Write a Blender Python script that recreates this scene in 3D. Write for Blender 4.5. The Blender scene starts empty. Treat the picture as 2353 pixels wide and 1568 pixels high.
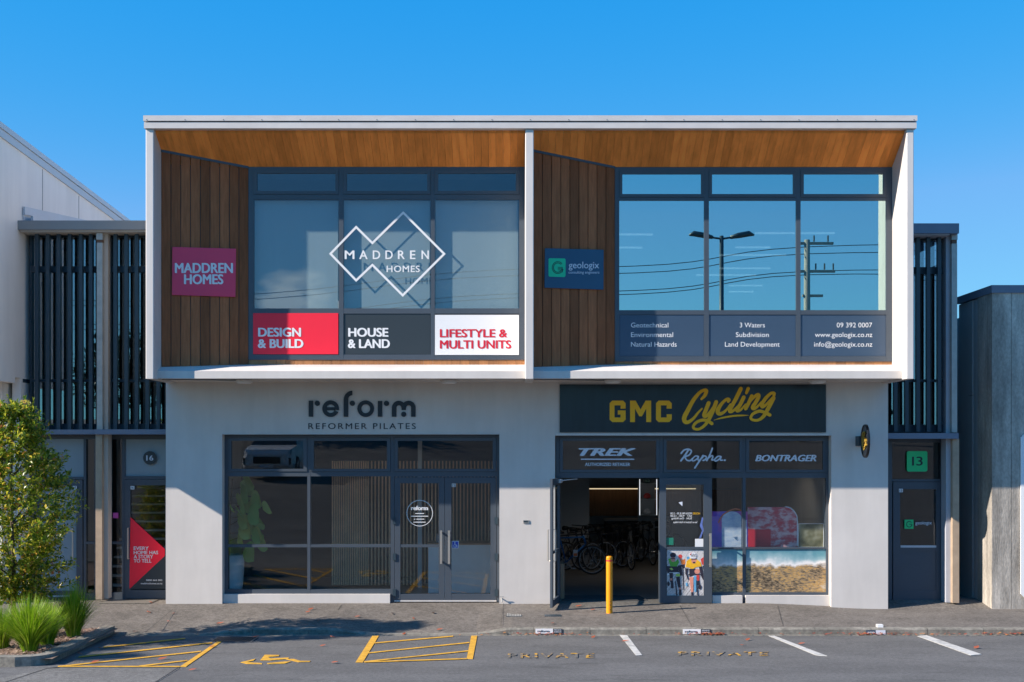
import bpy, bmesh, math, random
from mathutils import Vector, Matrix
R = math.radians
S = bpy.context.scene
COL = S.collection
random.seed(7)

# ------------------------------------------------------------------ camera, light, exposure
CX, CY, F, D, CZ = 1176.5, 1041.4, 2605.7, 21.0, 2.793      # picture centre, horizon, focal length (in 2353-wide pixels), distance, eye height
cam = bpy.data.objects.new("camera", bpy.data.cameras.new("camera"))
COL.objects.link(cam)
cam.location = (0, -D, CZ)
cam.rotation_euler = (R(90), 0, 0)
cam.data.sensor_width = 36
cam.data.lens = 36 * F / 2353
cam.data.shift_y = (CY - 784) / 2353
cam.data.clip_end = 2000
S.camera = cam

SUN = Vector((-3.0, -1.0, 1.85)).normalized()
sun = bpy.data.objects.new("sun", bpy.data.lights.new("sun", 'SUN'))
COL.objects.link(sun)
sun.data.energy = 5.0
sun.data.angle = R(0.5)
sun.data.color = (1.0, 0.89, 0.77)
sun.rotation_euler = (-SUN).to_track_quat('-Z', 'Y').to_euler()
sun.location = (-30, -10, 20)

W = bpy.data.worlds.new("World")
S.world = W
W.use_nodes = True
nt = W.node_tree
nt.nodes.clear()
out = nt.nodes.new("ShaderNodeOutputWorld")
bg = nt.nodes.new("ShaderNodeBackground")
sky = nt.nodes.new("ShaderNodeTexSky")
sky.sky_type = 'NISHITA'
sky.sun_disc = False
sky.sun_elevation = math.asin(SUN.z)
sky.sun_rotation = math.atan2(SUN.x, SUN.y) % (2 * math.pi)
sky.air_density = 1.0
sky.dust_density = 0.0
sky.ozone_density = 2.5
sky.altitude = 50
hs = nt.nodes.new("ShaderNodeHueSaturation")
hs.inputs["Saturation"].default_value = 1.38
hs.inputs["Value"].default_value = 1.1
# one bank of fair-weather cloud low in the sky behind the camera (seen in the window glass)
tc = nt.nodes.new("ShaderNodeTexCoord")
dist = nt.nodes.new("ShaderNodeVectorMath"); dist.operation = 'DISTANCE'
dist.inputs[1].default_value = (-0.190, -0.972, 0.128)
mr = nt.nodes.new("ShaderNodeMapRange")
mr.inputs["From Min"].default_value = 0.055; mr.inputs["From Max"].default_value = 0.005
nz = nt.nodes.new("ShaderNodeTexNoise"); nz.inputs["Scale"].default_value = 30; nz.inputs["Detail"].default_value = 7
mapn = nt.nodes.new("ShaderNodeMapping"); mapn.inputs["Scale"].default_value = (1, 1, 2.2)
mu = nt.nodes.new("ShaderNodeMath"); mu.operation = 'MULTIPLY'
rp = nt.nodes.new("ShaderNodeMapRange"); rp.inputs["From Min"].default_value = 0.2; rp.inputs["From Max"].default_value = 0.42
mx = nt.nodes.new("ShaderNodeMixRGB"); mx.inputs["Color2"].default_value = (8.0, 8.0, 8.2, 1)
L = nt.links.new
L(tc.outputs["Generated"], dist.inputs[0]); L(dist.outputs["Value"], mr.inputs["Value"])
L(tc.outputs["Generated"], mapn.inputs["Vector"]); L(mapn.outputs["Vector"], nz.inputs["Vector"])
L(mr.outputs["Result"], mu.inputs[0]); L(nz.outputs["Fac"], mu.inputs[1]); L(mu.outputs[0], rp.inputs["Value"])
sep = nt.nodes.new("ShaderNodeSeparateColor"); comb = nt.nodes.new("ShaderNodeCombineColor")
def _m(op, a, b):
    n = nt.nodes.new("ShaderNodeMath"); n.operation = op
    for i, v in enumerate((a, b)):
        if isinstance(v, (int, float)): n.inputs[i].default_value = v
        else: nt.links.new(v, n.inputs[i])
    return n.outputs[0]
L(sky.outputs[0], hs.inputs["Color"]); L(hs.outputs[0], sep.inputs[0])
# clear-air grading: deeper blue overhead, slower whitening towards the horizon
gr = _m('MULTIPLY', _m('POWER', _m('MULTIPLY', sep.outputs[1], 1 / 1.862), 0.48), 1.80)
bb = _m('MULTIPLY', _m('POWER', _m('MULTIPLY', sep.outputs[2], 1 / 4.23), 0.2), 4.30)
rr_ = _m('MINIMUM', _m('MINIMUM', _m('MULTIPLY', _m('POWER', _m('MULTIPLY', sep.outputs[0], 1 / 0.45), 1.6), 0.21), sep.outputs[0]), _m('MULTIPLY', gr, 0.36))
L(rr_, comb.inputs[0]); L(gr, comb.inputs[1]); L(bb, comb.inputs[2])
L(comb.outputs[0], mx.inputs["Color1"]); L(rp.outputs["Result"], mx.inputs["Fac"])
L(mx.outputs[0], bg.inputs[0]); L(bg.outputs[0], out.inputs[0])
bg.inputs[1].default_value = 0.112

S.view_settings.view_transform = 'Standard'
S.view_settings.look = 'None'
S.view_settings.exposure = 0.85
S.view_settings.gamma = 1.0
S.render.engine = 'CYCLES'
S.cycles.caustics_reflective = False
S.cycles.caustics_refractive = False
S.cycles.max_bounces = 8
S.cycles.transparent_max_bounces = 16
S.cycles.sample_clamp_indirect = 4
S.cycles.use_denoising = True

# ------------------------------------------------------------------ materials
def _new(name):
    m = bpy.data.materials.new(name); m.use_nodes = True
    return m, m.node_tree, m.node_tree.nodes["Principled BSDF"]

def mat(name, col, rough=0.6, metal=0.0, var=0.08, scale=3.0, bump=0.0, bscale=60.0, stretch=(1, 1, 1), island=0.0, spec=0.5, detail=6, emit=0.0):
    """principled colour with noise variation, optional per-piece variation and bump"""
    m, t, b = _new(name)
    N = t.nodes; l = t.links.new
    b.inputs["Roughness"].default_value = rough
    b.inputs["Metallic"].default_value = metal
    b.inputs["Specular IOR Level"].default_value = spec
    tc = N.new("ShaderNodeTexCoord"); mp = N.new("ShaderNodeMapping"); mp.inputs["Scale"].default_value = stretch
    l(tc.outputs["Object"], mp.inputs["Vector"])
    nz = N.new("ShaderNodeTexNoise"); nz.inputs["Scale"].default_value = scale; nz.inputs["Detail"].default_value = detail
    nz.inputs["Roughness"].default_value = 0.65
    l(mp.outputs[0], nz.inputs["Vector"])
    mr = N.new("ShaderNodeMapRange"); mr.inputs["From Min"].default_value = 0.25; mr.inputs["From Max"].default_value = 0.75
    mr.inputs["To Min"].default_value = 1 - var; mr.inputs["To Max"].default_value = 1 + var
    l(nz.outputs["Fac"], mr.inputs["Value"])
    fac = mr.outputs["Result"]
    if island:
        g = N.new("ShaderNodeNewGeometry")
        mi = N.new("ShaderNodeMapRange"); mi.inputs["To Min"].default_value = 1 - island; mi.inputs["To Max"].default_value = 1 + island
        l(g.outputs["Random Per Island"], mi.inputs["Value"])
        mm = N.new("ShaderNodeMath"); mm.operation = 'MULTIPLY'
        l(fac, mm.inputs[0]); l(mi.outputs["Result"], mm.inputs[1]); fac = mm.outputs[0]
    vm = N.new("ShaderNodeVectorMath"); vm.operation = 'SCALE'; vm.inputs[0].default_value = col[:3]
    l(fac, vm.inputs["Scale"]); l(vm.outputs[0], b.inputs["Base Color"])
    if bump:
        n2 = N.new("ShaderNodeTexNoise"); n2.inputs["Scale"].default_value = bscale; n2.inputs["Detail"].default_value = 4
        l(mp.outputs[0], n2.inputs["Vector"])
        bp = N.new("ShaderNodeBump"); bp.inputs["Strength"].default_value = bump; bp.inputs["Distance"].default_value = 0.01
        l(n2.outputs["Fac"], bp.inputs["Height"]); l(bp.outputs[0], b.inputs["Normal"])
    if emit:
        b.inputs["Emission Color"].default_value = (*col[:3], 1); b.inputs["Emission Strength"].default_value = emit
    return m

def ramp_mat(name, stops, scale=5.0, rough=0.7, island=False, stretch=(1, 1, 1), detail=8, translucent=0.0, bump=0.0, spec=0.4, distortion=0.0, nrough=0.6):
    m, t, b = _new(name)
    N = t.nodes; l = t.links.new
    b.inputs["Roughness"].default_value = rough; b.inputs["Specular IOR Level"].default_value = spec
    cr = N.new("ShaderNodeValToRGB"); e = cr.color_ramp.elements
    e[0].position, e[0].color = stops[0][0], (*stops[0][1], 1)
    e[1].position, e[1].color = stops[-1][0], (*stops[-1][1], 1)
    for p, c in stops[1:-1]:
        k = e.new(p); k.color = (*c, 1)
    if island:
        g = N.new("ShaderNodeNewGeometry"); l(g.outputs["Random Per Island"], cr.inputs[0])
    else:
        tc = N.new("ShaderNodeTexCoord"); mp = N.new("ShaderNodeMapping"); mp.inputs["Scale"].default_value = stretch
        nz = N.new("ShaderNodeTexNoise"); nz.inputs["Scale"].default_value = scale; nz.inputs["Detail"].default_value = detail
        nz.inputs["Roughness"].default_value = nrough; nz.inputs["Distortion"].default_value = distortion
        l(tc.outputs["Object"], mp.inputs[0]); l(mp.outputs[0], nz.inputs["Vector"]); l(nz.outputs["Fac"], cr.inputs[0])
        if bump:
            bp = N.new("ShaderNodeBump"); bp.inputs["Strength"].default_value = bump; bp.inputs["Distance"].default_value = 0.01
            l(nz.outputs["Fac"], bp.inputs["Height"]); l(bp.outputs[0], b.inputs["Normal"])
    l(cr.outputs[0], b.inputs["Base Color"])
    if translucent:
        tr = N.new("ShaderNodeBsdfTranslucent"); ms = N.new("ShaderNodeMixShader"); ms.inputs[0].default_value = translucent
        l(cr.outputs[0], tr.inputs[0]); l(b.outputs[0], ms.inputs[1]); l(tr.outputs[0], ms.inputs[2])
        l(ms.outputs[0], N["Material Output"].inputs[0])
    return m

def glass(name, refl, tint=(0.9, 0.93, 0.93), gcol=(1, 1, 1), wob=0.0):
    m = bpy.data.materials.new(name); m.use_nodes = True
    t = m.node_tree; N = t.nodes; N.clear(); l = t.links.new
    o = N.new("ShaderNodeOutputMaterial"); ms = N.new("ShaderNodeMixShader"); ms.inputs[0].default_value = refl
    tr = N.new("ShaderNodeBsdfTransparent"); tr.inputs[0].default_value = (*tint, 1)
    gl = N.new("ShaderNodeBsdfGlossy"); gl.inputs["Roughness"].default_value = 0.0; gl.inputs["Color"].default_value = (*gcol, 1)
    if wob:
        tc = N.new("ShaderNodeTexCoord"); nz = N.new("ShaderNodeTexNoise"); nz.inputs["Scale"].default_value = 0.9; nz.inputs["Detail"].default_value = 1
        bp = N.new("ShaderNodeBump"); bp.inputs["Strength"].default_value = wob; bp.inputs["Distance"].default_value = 0.01
        l(tc.outputs["Object"], nz.inputs["Vector"]); l(nz.outputs["Fac"], bp.inputs["Height"]); l(bp.outputs[0], gl.inputs["Normal"])
    l(tr.outputs[0], ms.inputs[1]); l(gl.outputs[0], ms.inputs[2]); l(ms.outputs[0], o.inputs[0])
    return m

white = mat("white_render", (0.64, 0.60, 0.565), 0.75, var=0.05, scale=1.1, bump=0.10, bscale=120)
white_metal = mat("white_steel", (0.62, 0.59, 0.57), 0.45, var=0.03, scale=2)
fascia_m = mat("fascia_steel", (0.62, 0.585, 0.565), 0.4, var=0.03, scale=1.5)
dark = mat("window_frame_paint", (0.062, 0.078, 0.100), 0.4, var=0.06, scale=2)
dark2 = mat("dark_navy_paint", (0.026, 0.048, 0.066), 0.45, var=0.08, scale=2)
wood = mat("dark_cedar", (0.30, 0.108, 0.047), 0.75, spec=0.15, var=0.30, scale=4, stretch=(7, 7, 0.6), island=0.34, bump=0.25, bscale=30)
wood_warm = mat("warm_cedar", (0.36, 0.155, 0.055), 0.55, var=0.22, scale=4, stretch=(7, 7, 0.6), island=0.2)
soffit_m = mat("soffit_plywood", (0.88, 0.295, 0.065), 0.7, spec=0.15, var=0.26, scale=2.2, stretch=(5, 0.9, 1), island=0.16, detail=9)
grey_steel = mat("galvanised_steel", (0.42, 0.41, 0.38), 0.5, metal=0.3, var=0.18, scale=6)
beige = mat("beige_paint", (0.52, 0.47, 0.41), 0.6, var=0.04)
nb_wall = mat("neighbour_render", (0.80, 0.755, 0.70), 0.75, var=0.04, scale=0.8, bump=0.06, bscale=100)
nb_flash = mat("neighbour_flashing", (0.50, 0.53, 0.57), 0.4, var=0.05)
blue_metal = mat("slate_blue_flashing", (0.16, 0.19, 0.255), 0.5, var=0.06, scale=2)
clad_dark = mat("charcoal_cladding", (0.50, 0.50, 0.50), 0.6, var=0.08, scale=3)
concrete = mat("board_formed_concrete", (0.40, 0.365, 0.32), 0.85, var=0.38, scale=3.0, stretch=(2.2, 2.2, 0.45), island=0.12, bump=0.5, bscale=25)
asphalt = mat("asphalt", (0.122, 0.120, 0.117), 0.9, var=0.20, scale=55, bump=0.5, bscale=90, detail=8, spec=0.3)
asphalt_old = mat("aggregate_asphalt", (0.165, 0.16, 0.15), 0.9, var=0.40, scale=60, bump=0.6, bscale=90, spec=0.3)
paving = mat("exposed_aggregate", (0.150, 0.134, 0.118), 0.9, var=0.42, scale=34, bump=0.5, bscale=80, spec=0.3)
kerb_m = mat("kerb_concrete", (0.215, 0.20, 0.17), 0.9, var=0.30, scale=9, bump=0.4, bscale=50)
yellow_line = mat("yellow_road_paint", (0.62, 0.33, 0.03), 0.8, var=0.25, scale=14)
def worn(name, paint, base, lo, hi, sc):
    return ramp_mat(name, [(lo, base), (hi, paint)], scale=sc, rough=.9, detail=6)
yellow_worn = worn("worn_yellow_paint", (0.58, 0.31, 0.03), (0.13, 0.125, 0.115), .50, .58, 7)
white_line = mat("white_road_paint", (0.50, 0.49, 0.46), 0.8, var=0.25, scale=14)
interior_m = mat("interior_plaster", (0.45, 0.45, 0.45), 0.8, var=0.05)
interior_dk = mat("interior_dark", (0.06, 0.062, 0.066), 0.8, var=0.1)
floor_m = mat("polished_concrete", (0.17, 0.16, 0.15), 0.35, var=0.2, scale=2)
vinyl_white = mat("white_vinyl", (0.80, 0.80, 0.81), 0.5, var=0.01)
vinyl_grey = mat("pale_vinyl", (0.68, 0.71, 0.78), 0.5, var=0.01)
blind_m = mat("roller_blind_fabric", (0.50, 0.51, 0.50), 0.8, var=0.03, scale=2, stretch=(4, 4, 0.3))
red = mat("red_panel", (0.93, 0.016, 0.045), 0.45, var=0.02)
crimson = mat("crimson_panel", (0.82, 0.050, 0.125), 0.45, var=0.04, scale=1)
red_text = mat("red_vinyl", (0.62, 0.012, 0.035), 0.5, var=0.01)
charcoal = mat("charcoal_panel", (0.030, 0.040, 0.048), 0.4, var=0.03)
navy = mat("navy_panel", (0.045, 0.076, 0.125), 0.35, var=0.04)
signnavy = mat("navy_signboard", (0.022, 0.088, 0.165), 0.45, var=0.08, scale=2)
signblack = mat("black_blue_signboard", (0.012, 0.022, 0.032), 0.22, var=0.25, scale=2.5, stretch=(3, 3, 0.5))
gold = mat("gold_vinyl", (0.95, 0.50, 0.004), 0.5, var=0.05)
green = mat("green_vinyl", (0.02, 0.60, 0.20), 0.5, var=0.03)
teal_green = mat("jade_vinyl", (0.01, 0.62, 0.30), 0.5, var=0.03)
ink = mat("dark_ink", (0.010, 0.020, 0.030), 0.5, var=0.05)
frost = mat("frosted_film", (0.27, 0.33, 0.36), 0.4, var=0.08, scale=1.5)
steel = mat("brushed_steel", (0.55, 0.50, 0.44), 0.35, metal=0.7, var=0.05)
bollard_m = mat("yellow_bollard_paint", (0.86, 0.31, 0.006), 0.4, var=0.06, scale=4)
black = mat("black_rubber", (0.012, 0.012, 0.013), 0.6, var=0.1)
black_gloss = mat("black_paint", (0.012, 0.013, 0.016), 0.25, var=0.1)
led = mat("led_tube", (0.9, 0.95, 1.0), 0.5, emit=0.55)
led_warm = mat("warm_strip_light", (1.0, 0.8, 0.5), 0.5, emit=0.5)
g_up_r = glass("mirror_glass", 0.56, (0.5, 0.58, 0.62), (0.75, 1.0, 0.94))
g_up_l = glass("tinted_glass", 0.075, (0.78, 0.84, 0.86), (0.75, 0.92, 1.0))
g_shop = glass("shop_glass", 0.048, (0.94, 0.96, 0.96))
g_link = glass("link_glass", 0.22, (0.6, 0.66, 0.68), (0.85, 0.95, 1.0))

def wear(m, scale, lo, hi, stretch=(1, 1, 1), c0=.38, c1=.62, detail=5):
    """broad stains multiplied over a material's colour"""
    t = m.node_tree; N = t.nodes; l = t.links.new; b = N["Principled BSDF"]; src = b.inputs["Base Color"].links[0].from_socket
    tc = N.new("ShaderNodeTexCoord"); mp = N.new("ShaderNodeMapping"); mp.inputs["Scale"].default_value = stretch
    nz = N.new("ShaderNodeTexNoise"); nz.inputs["Scale"].default_value = scale; nz.inputs["Detail"].default_value = detail; nz.inputs["Roughness"].default_value = .6
    mr = N.new("ShaderNodeMapRange"); mr.inputs["From Min"].default_value = c0; mr.inputs["From Max"].default_value = c1; mr.inputs["To Min"].default_value = lo; mr.inputs["To Max"].default_value = hi
    vm = N.new("ShaderNodeVectorMath"); vm.operation = 'SCALE'
    l(tc.outputs["Object"], mp.inputs[0]); l(mp.outputs[0], nz.inputs["Vector"]); l(nz.outputs["Fac"], mr.inputs["Value"]); l(src, vm.inputs[0]); l(mr.outputs[0], vm.inputs["Scale"]); l(vm.outputs[0], b.inputs["Base Color"])
wear(asphalt, .55, .88, 1.10, (1, 2.2, 1)); wear(asphalt, 2.6, .80, 1.04, (.6, 1.6, 1), .30, .42); wear(asphalt, 160, .72, 1.30)
wear(paving, .9, .84, 1.10); wear(paving, 3.0, .86, 1.05, (1, 1, 1), .32, .46); wear(paving, 120, .72, 1.30)
wear(asphalt, 20, .86, 1.14); wear(paving, 14, .80, 1.20); wear(asphalt_old, 18, .78, 1.22); wear(kerb_m, 16, .86, 1.14); wear(kerb_m, 2.0, .78, 1.12); wear(asphalt_old, 140, .65, 1.35); wear(asphalt_old, 1.2, .85, 1.1)
wear(white, 1.4, .955, 1.02, (2.2, 2.2, .35)); wear(white, .5, .96, 1.02); wear(white_metal, 1.6, .93, 1.03, (3, 3, .3)); wear(nb_wall, .9, .95, 1.03, (2, 2, .3))
wear(concrete, 1.1, .75, 1.15, (1.5, 1.5, .25)); wear(concrete, 26, .85, 1.1, (1, 1, .5)); wear(yellow_line, 5, .72, 1.08, (1, 1, 1), .3, .5); wear(white_line, 6, .70, 1.08, (1, 1, 1), .32, .5); wear(fascia_m, 1.2, .94, 1.03, (2, 1, 6))

# ------------------------------------------------------------------ mesh helpers
CAMP = Vector((0, -D, CZ))
class Pl:
    """a real plane in the world; P(x, y) gives the point of it seen at a photo position"""
    def __init__(s, o, n, u=None):
        s.o = Vector(o); s.n = Vector(n).normalized(); s.u = Vector(u).normalized() if u else Vector((1, 0, 0))
    def P(s, x, y, d=0.0):
        r = Vector(((x - CX) / F, 1.0, (CY - y) / F))
        k = (s.o - CAMP).dot(s.n) / r.dot(s.n)
        return CAMP + r * k + s.n * d
    def UV(s, u, v, d=0.0):
        return s.o + s.u * u + Vector((0, 0, v)) + s.n * d
def front(Y): return Pl((0, Y, 0), (0, -1, 0))
def WX(x, Y): return (x - CX) * (D + Y) / F
def WZ(y, Y): return CZ + (CY - y) * (D + Y) / F

def catmull(pts, n=8):
    if len(pts) < 3: return list(pts)
    o = []
    q = [tuple(2 * a - b for a, b in zip(pts[0], pts[1]))] + list(pts) + [tuple(2 * a - b for a, b in zip(pts[-1], pts[-2]))]
    for i in range(1, len(q) - 2):
        for k in range(n):
            t = k / n
            o.append(tuple(0.5 * (2 * b + (c - a) * t + (2 * a - 5 * b + 4 * c - d) * t * t + (3 * b - a - 3 * c + d) * t ** 3)
                           for a, b, c, d in zip(q[i - 1], q[i], q[i + 1], q[i + 2])))
    o.append(tuple(pts[-1]))
    return o

_tc = {}
def text_geo(body, shear=0.0, bold=0.0, space=1.0):
    key = (body, shear, bold, space)
    if key in _tc: return _tc[key]
    cu = bpy.data.curves.new("lettering_curve", 'FONT')
    cu.body = body; cu.size = 1; cu.shear = shear; cu.offset = bold; cu.space_character = space; cu.resolution_u = 4
    ob = bpy.data.objects.new("lettering_curve", cu); COL.objects.link(ob)
    dg = bpy.context.evaluated_depsgraph_get(); dg.update()
    ev = ob.evaluated_get(dg); me = ev.to_mesh()
    r = ([(v.co.x, v.co.y) for v in me.vertices], [tuple(p.vertices) for p in me.polygons])
    ev.to_mesh_clear(); bpy.data.objects.remove(ob); bpy.data.curves.remove(cu)
    _tc[key] = r
    return r
_cap = {}
def cap_h(bold):
    if bold not in _cap: 
        v = text_geo("H", 0, bold)[0]; _cap[bold] = (min(p[1] for p in v), max(p[1] for p in v))
    return _cap[bold]

class MB:
    def __init__(s): s.v = []; s.f = []; s.m = []; s.k = 0
    def add(s, vs, fs):
        b = len(s.v); s.v += [Vector(p) for p in vs]
        for f in fs: s.f.append(tuple(b + i for i in f)); s.m.append(s.k)
        return s
    def hexa(s, c):   # 8 corners: 4 back, 4 front
        return s.add(c, [(0, 1, 2, 3), (7, 6, 5, 4), (0, 4, 5, 1), (1, 5, 6, 2), (2, 6, 7, 3), (3, 7, 4, 0)])
    def box(s, x0, x1, y0, y1, z0, z1):
        return s.hexa([(x0, y1, z0), (x1, y1, z0), (x1, y1, z1), (x0, y1, z1), (x0, y0, z0), (x1, y0, z0), (x1, y0, z1), (x0, y0, z1)])
    def rect(s, pl, x0, x1, y0, y1, d0=-0.02, d1=0.0):
        q = [(x0, y1), (x1, y1), (x1, y0), (x0, y0)]
        return s.hexa([pl.P(*p, d0) for p in q] + [pl.P(*p, d1) for p in q])
    def slab(s, pl, u0, u1, v0, v1, d0, d1):
        q = [(u0, v0), (u1, v0), (u1, v1), (u0, v1)]
        return s.hexa([pl.UV(*p, d0) for p in q] + [pl.UV(*p, d1) for p in q])
    def frame(s, pl, x0, x1, y0, y1, w, d0, d1, wt=None, wb=None):
        wt = w if wt is None else wt; wb = w if wb is None else wb
        s.rect(pl, x0, x0 + w, y0, y1, d0, d1); s.rect(pl, x1 - w, x1, y0, y1, d0, d1)
        s.rect(pl, x0 + w, x1 - w, y0, y0 + wt, d0, d1); s.rect(pl, x0 + w, x1 - w, y1 - wb, y1, d0, d1)
        return s
    def poly(s, pl, pts, d0=0.0, d1=0.002):
        n = len(pts)
        vs = [pl.P(x, y, d0) for x, y in pts] + [pl.P(x, y, d1) for x, y in pts]
        return s.add(vs, [tuple(range(n, 2 * n))] + [(i, (i + 1) % n, n + (i + 1) % n, n + i) for i in range(n)])
    def prism(s, pts, y0, y1):      # X-Z outline extruded in Y
        n = len(pts)
        return s.add([(x, y0, z) for x, z in pts] + [(x, y1, z) for x, z in pts],
                     [tuple(range(n)), tuple(range(2 * n - 1, n - 1, -1))] + [(i, (i + 1) % n, n + (i + 1) % n, n + i) for i in range(n)])
    def ext(s, pts, axis, a, b):    # outline in the two other axes extruded along axis
        n = len(pts)
        def m(p, k): return (k, p[0], p[1]) if axis == 'x' else (p[0], p[1], k)
        return s.add([m(p, a) for p in pts] + [m(p, b) for p in pts],
                     [tuple(range(n)), tuple(range(2 * n - 1, n - 1, -1))] + [(i, (i + 1) % n, n + (i + 1) % n, n + i) for i in range(n)])
    def disc(s, pl, cx, cy, r, d0=0.0, d1=0.002, n=28, ry=None):
        ry = ry or r
        return s.poly(pl, [(cx + r * math.cos(2 * math.pi * i / n), cy + ry * math.sin(2 * math.pi * i / n)) for i in range(n)], d0, d1)
    def ring(s, pl, cx, cy, r0, r1, a0=0, a1=360, d0=0.0, d1=0.002, n=36):
        full = abs(a1 - a0) >= 360
        vs = []; 
        for i in range(n + 1):
            a = R(a0 + (a1 - a0) * i / n)
            for r, d in ((r0, d0), (r1, d0), (r1, d1), (r0, d1)):
                vs.append(pl.P(cx + r * math.cos(a), cy - r * math.sin(a), d))
        fs = []
        for i in range(n):
            b = 4 * i; c = b + 4
            for j in range(4): fs.append((b + j, b + (j + 1) % 4, c + (j + 1) % 4, c + j))
        if not full: fs += [(0, 1, 2, 3), (4 * n + 3, 4 * n + 2, 4 * n + 1, 4 * n)]
        return s.add(vs, fs)
    def stroke(s, pl, pts, w, d=0.002, smooth=True, closed=False):
        """a ribbon along pts (photo positions); w is one width or one per point"""
        ws = w if isinstance(w, (list, tuple)) else [w] * len(pts)
        q = [(x, y, k) for (x, y), k in zip(pts, ws)]
        if smooth and len(q) > 2: q = catmull(q, 7)
        n = len(q); vs = []
        for i in range(n):
            if closed: a, b = q[i - 1], q[(i + 1) % n]
            else: a, b = q[max(i - 1, 0)], q[min(i + 1, n - 1)]
            if closed or (0 < i < n - 1 and not smooth):
                t1 = Vector((q[i][0] - a[0], q[i][1] - a[1])).normalized(); t2 = Vector((b[0] - q[i][0], b[1] - q[i][1])).normalized()
                nn = Vector((-(t1 + t2).y, (t1 + t2).x)).normalized(); k = max(0.35, abs(nn.dot(Vector((-t1.y, t1.x)))))
            else:
                t = Vector((b[0] - a[0], b[1] - a[1])).normalized(); nn = Vector((-t.y, t.x)); k = 1
            h = q[i][2] / 2 / k
            e_ = d + .0022 * i / n if smooth else d
            vs.append(pl.P(q[i][0] + nn.x * h, q[i][1] + nn.y * h, e_)); vs.append(pl.P(q[i][0] - nn.x * h, q[i][1] - nn.y * h, e_))
        m = n if closed else n - 1
        s.add(vs, [(2 * i, 2 * i + 1, (2 * i + 3) % (2 * n), (2 * i + 2) % (2 * n)) for i in range(m)])
        if not closed and smooth:
            for e in (0, -1):
                if q[e][2] > 0.8: s.poly(pl, [(q[e][0] + q[e][2] * 0.47 * math.cos(2 * math.pi * i / 12), q[e][1] + q[e][2] * 0.47 * math.sin(2 * math.pi * i / 12)) for i in range(12)], d - 0.0002, d + (.0026 if e else .0003))
        return s
    def text(s, pl, body, x0, x1, ycap, ybase, d=0.003, shear=0.0, bold=0.0, space=1.0, flip=False):
        vs, fs = text_geo(body, shear, 0.0, space)      # weight comes from a few slightly shifted overprints
        a, b = min(p[0] for p in vs) - bold, max(p[0] for p in vs) + bold
        c0, c1 = cap_h(0.0)
        sh = [(0, 0)] if bold < .005 else [(-bold, 0), (bold, 0), (0, bold * .5), (0, -bold * .5)] if bold < .02 else [(-bold, bold * .4), (-bold * .35, -bold * .4), (bold * .35, bold * .4), (bold, -bold * .4)]
        for i, (dx, dy) in enumerate(sh):
            o = []
            for x, y in vs:
                t = (x + dx - a) / (b - a)
                if flip: t = 1 - t
                o.append(pl.P(x0 + t * (x1 - x0), ybase + (y + dy - c0) / (c1 - c0) * (ycap - ybase), d + i * .0003))
            s.add(o, fs)
        return s
    def tube(s, pts, r, n=8, cap=True):
        pts = [Vector(p) for p in pts]; rs = r if isinstance(r, (list, tuple)) else [r] * len(pts)
        rings = []; prev = None
        for i, p in enumerate(pts):
            t = (pts[min(i + 1, len(pts) - 1)] - pts[max(i - 1, 0)]).normalized()
            if prev is None: a = t.orthogonal().normalized()
            else: a = (prev - t * prev.dot(t)).normalized()
            prev = a; b = t.cross(a)
            rings.append([p + (a * math.cos(2 * math.pi * k / n) + b * math.sin(2 * math.pi * k / n)) * rs[i] for k in range(n)])
        fs = []
        for i in range(len(pts) - 1):
            for k in range(n): fs.append((i * n + k, i * n + (k + 1) % n, (i + 1) * n + (k + 1) % n, (i + 1) * n + k))
        if cap: fs += [tuple(range(n - 1, -1, -1)), tuple((len(pts) - 1) * n + k for k in range(n))]
        return s.add([v for q in rings for v in q], fs)
    def lathe(s, prof, c, n=20):      # (r, z) profile round a vertical axis
        vs = [(c[0] + r * math.cos(2 * math.pi * k / n), c[1] + r * math.sin(2 * math.pi * k / n), c[2] + z) for r, z in prof for k in range(n)]
        fs = [(i * n + k, i * n + (k + 1) % n, (i + 1) * n + (k + 1) % n, (i + 1) * n + k) for i in range(len(prof) - 1) for k in range(n)]
        fs += [tuple(range(n - 1, -1, -1)), tuple((len(prof) - 1) * n + k for k in range(n))]
        return s.add(vs, fs)
    def torus(s, c, axis, r, w, n=36, m=8):
        axis = Vector(axis).normalized(); a = axis.orthogonal().normalized(); b = axis.cross(a)
        vs = []
        for i in range(n):
            t = 2 * math.pi * i / n; e = a * math.cos(t) + b * math.sin(t)
            for j in range(m):
                u = 2 * math.pi * j / m
                vs.append(Vector(c) + e * (r + w * math.cos(u)) + axis * w * math.sin(u))
        return s.add(vs, [(i * m + j, i * m + (j + 1) % m, ((i + 1) % n) * m + (j + 1) % m, ((i + 1) % n) * m + j) for i in range(n) for j in range(m)])

WORLD = {}
def build(mb, name, mats, parent=None, smooth=False, local=False, origin=None):
    off = Vector((0, 0, 0))
    if parent is not None and not local: off = WORLD[parent.name]
    elif parent is None and not local:
        if origin is not None: off = Vector(origin)
        else:
            xs = [v.x for v in mb.v]; ys = [v.y for v in mb.v]; zs = [v.z for v in mb.v]
            off = Vector(((min(xs) + max(xs)) / 2, (min(ys) + max(ys)) / 2, min(zs)))
    me = bpy.data.meshes.new(name)
    me.from_pydata([tuple(v - off) for v in mb.v], [], mb.f)
    for m in (mats if isinstance(mats, (list, tuple)) else [mats]): me.materials.append(m)
    if any(mb.m): me.polygons.foreach_set("material_index", mb.m)
    if smooth: me.polygons.foreach_set("use_smooth", [True] * len(me.polygons))
    me.update()
    ob = bpy.data.objects.new(name, me); COL.objects.link(ob)
    if parent is not None: ob.parent = parent; WORLD[ob.name] = WORLD[parent.name].copy()
    else: ob.location = off; WORLD[ob.name] = off.copy()
    return ob
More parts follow.
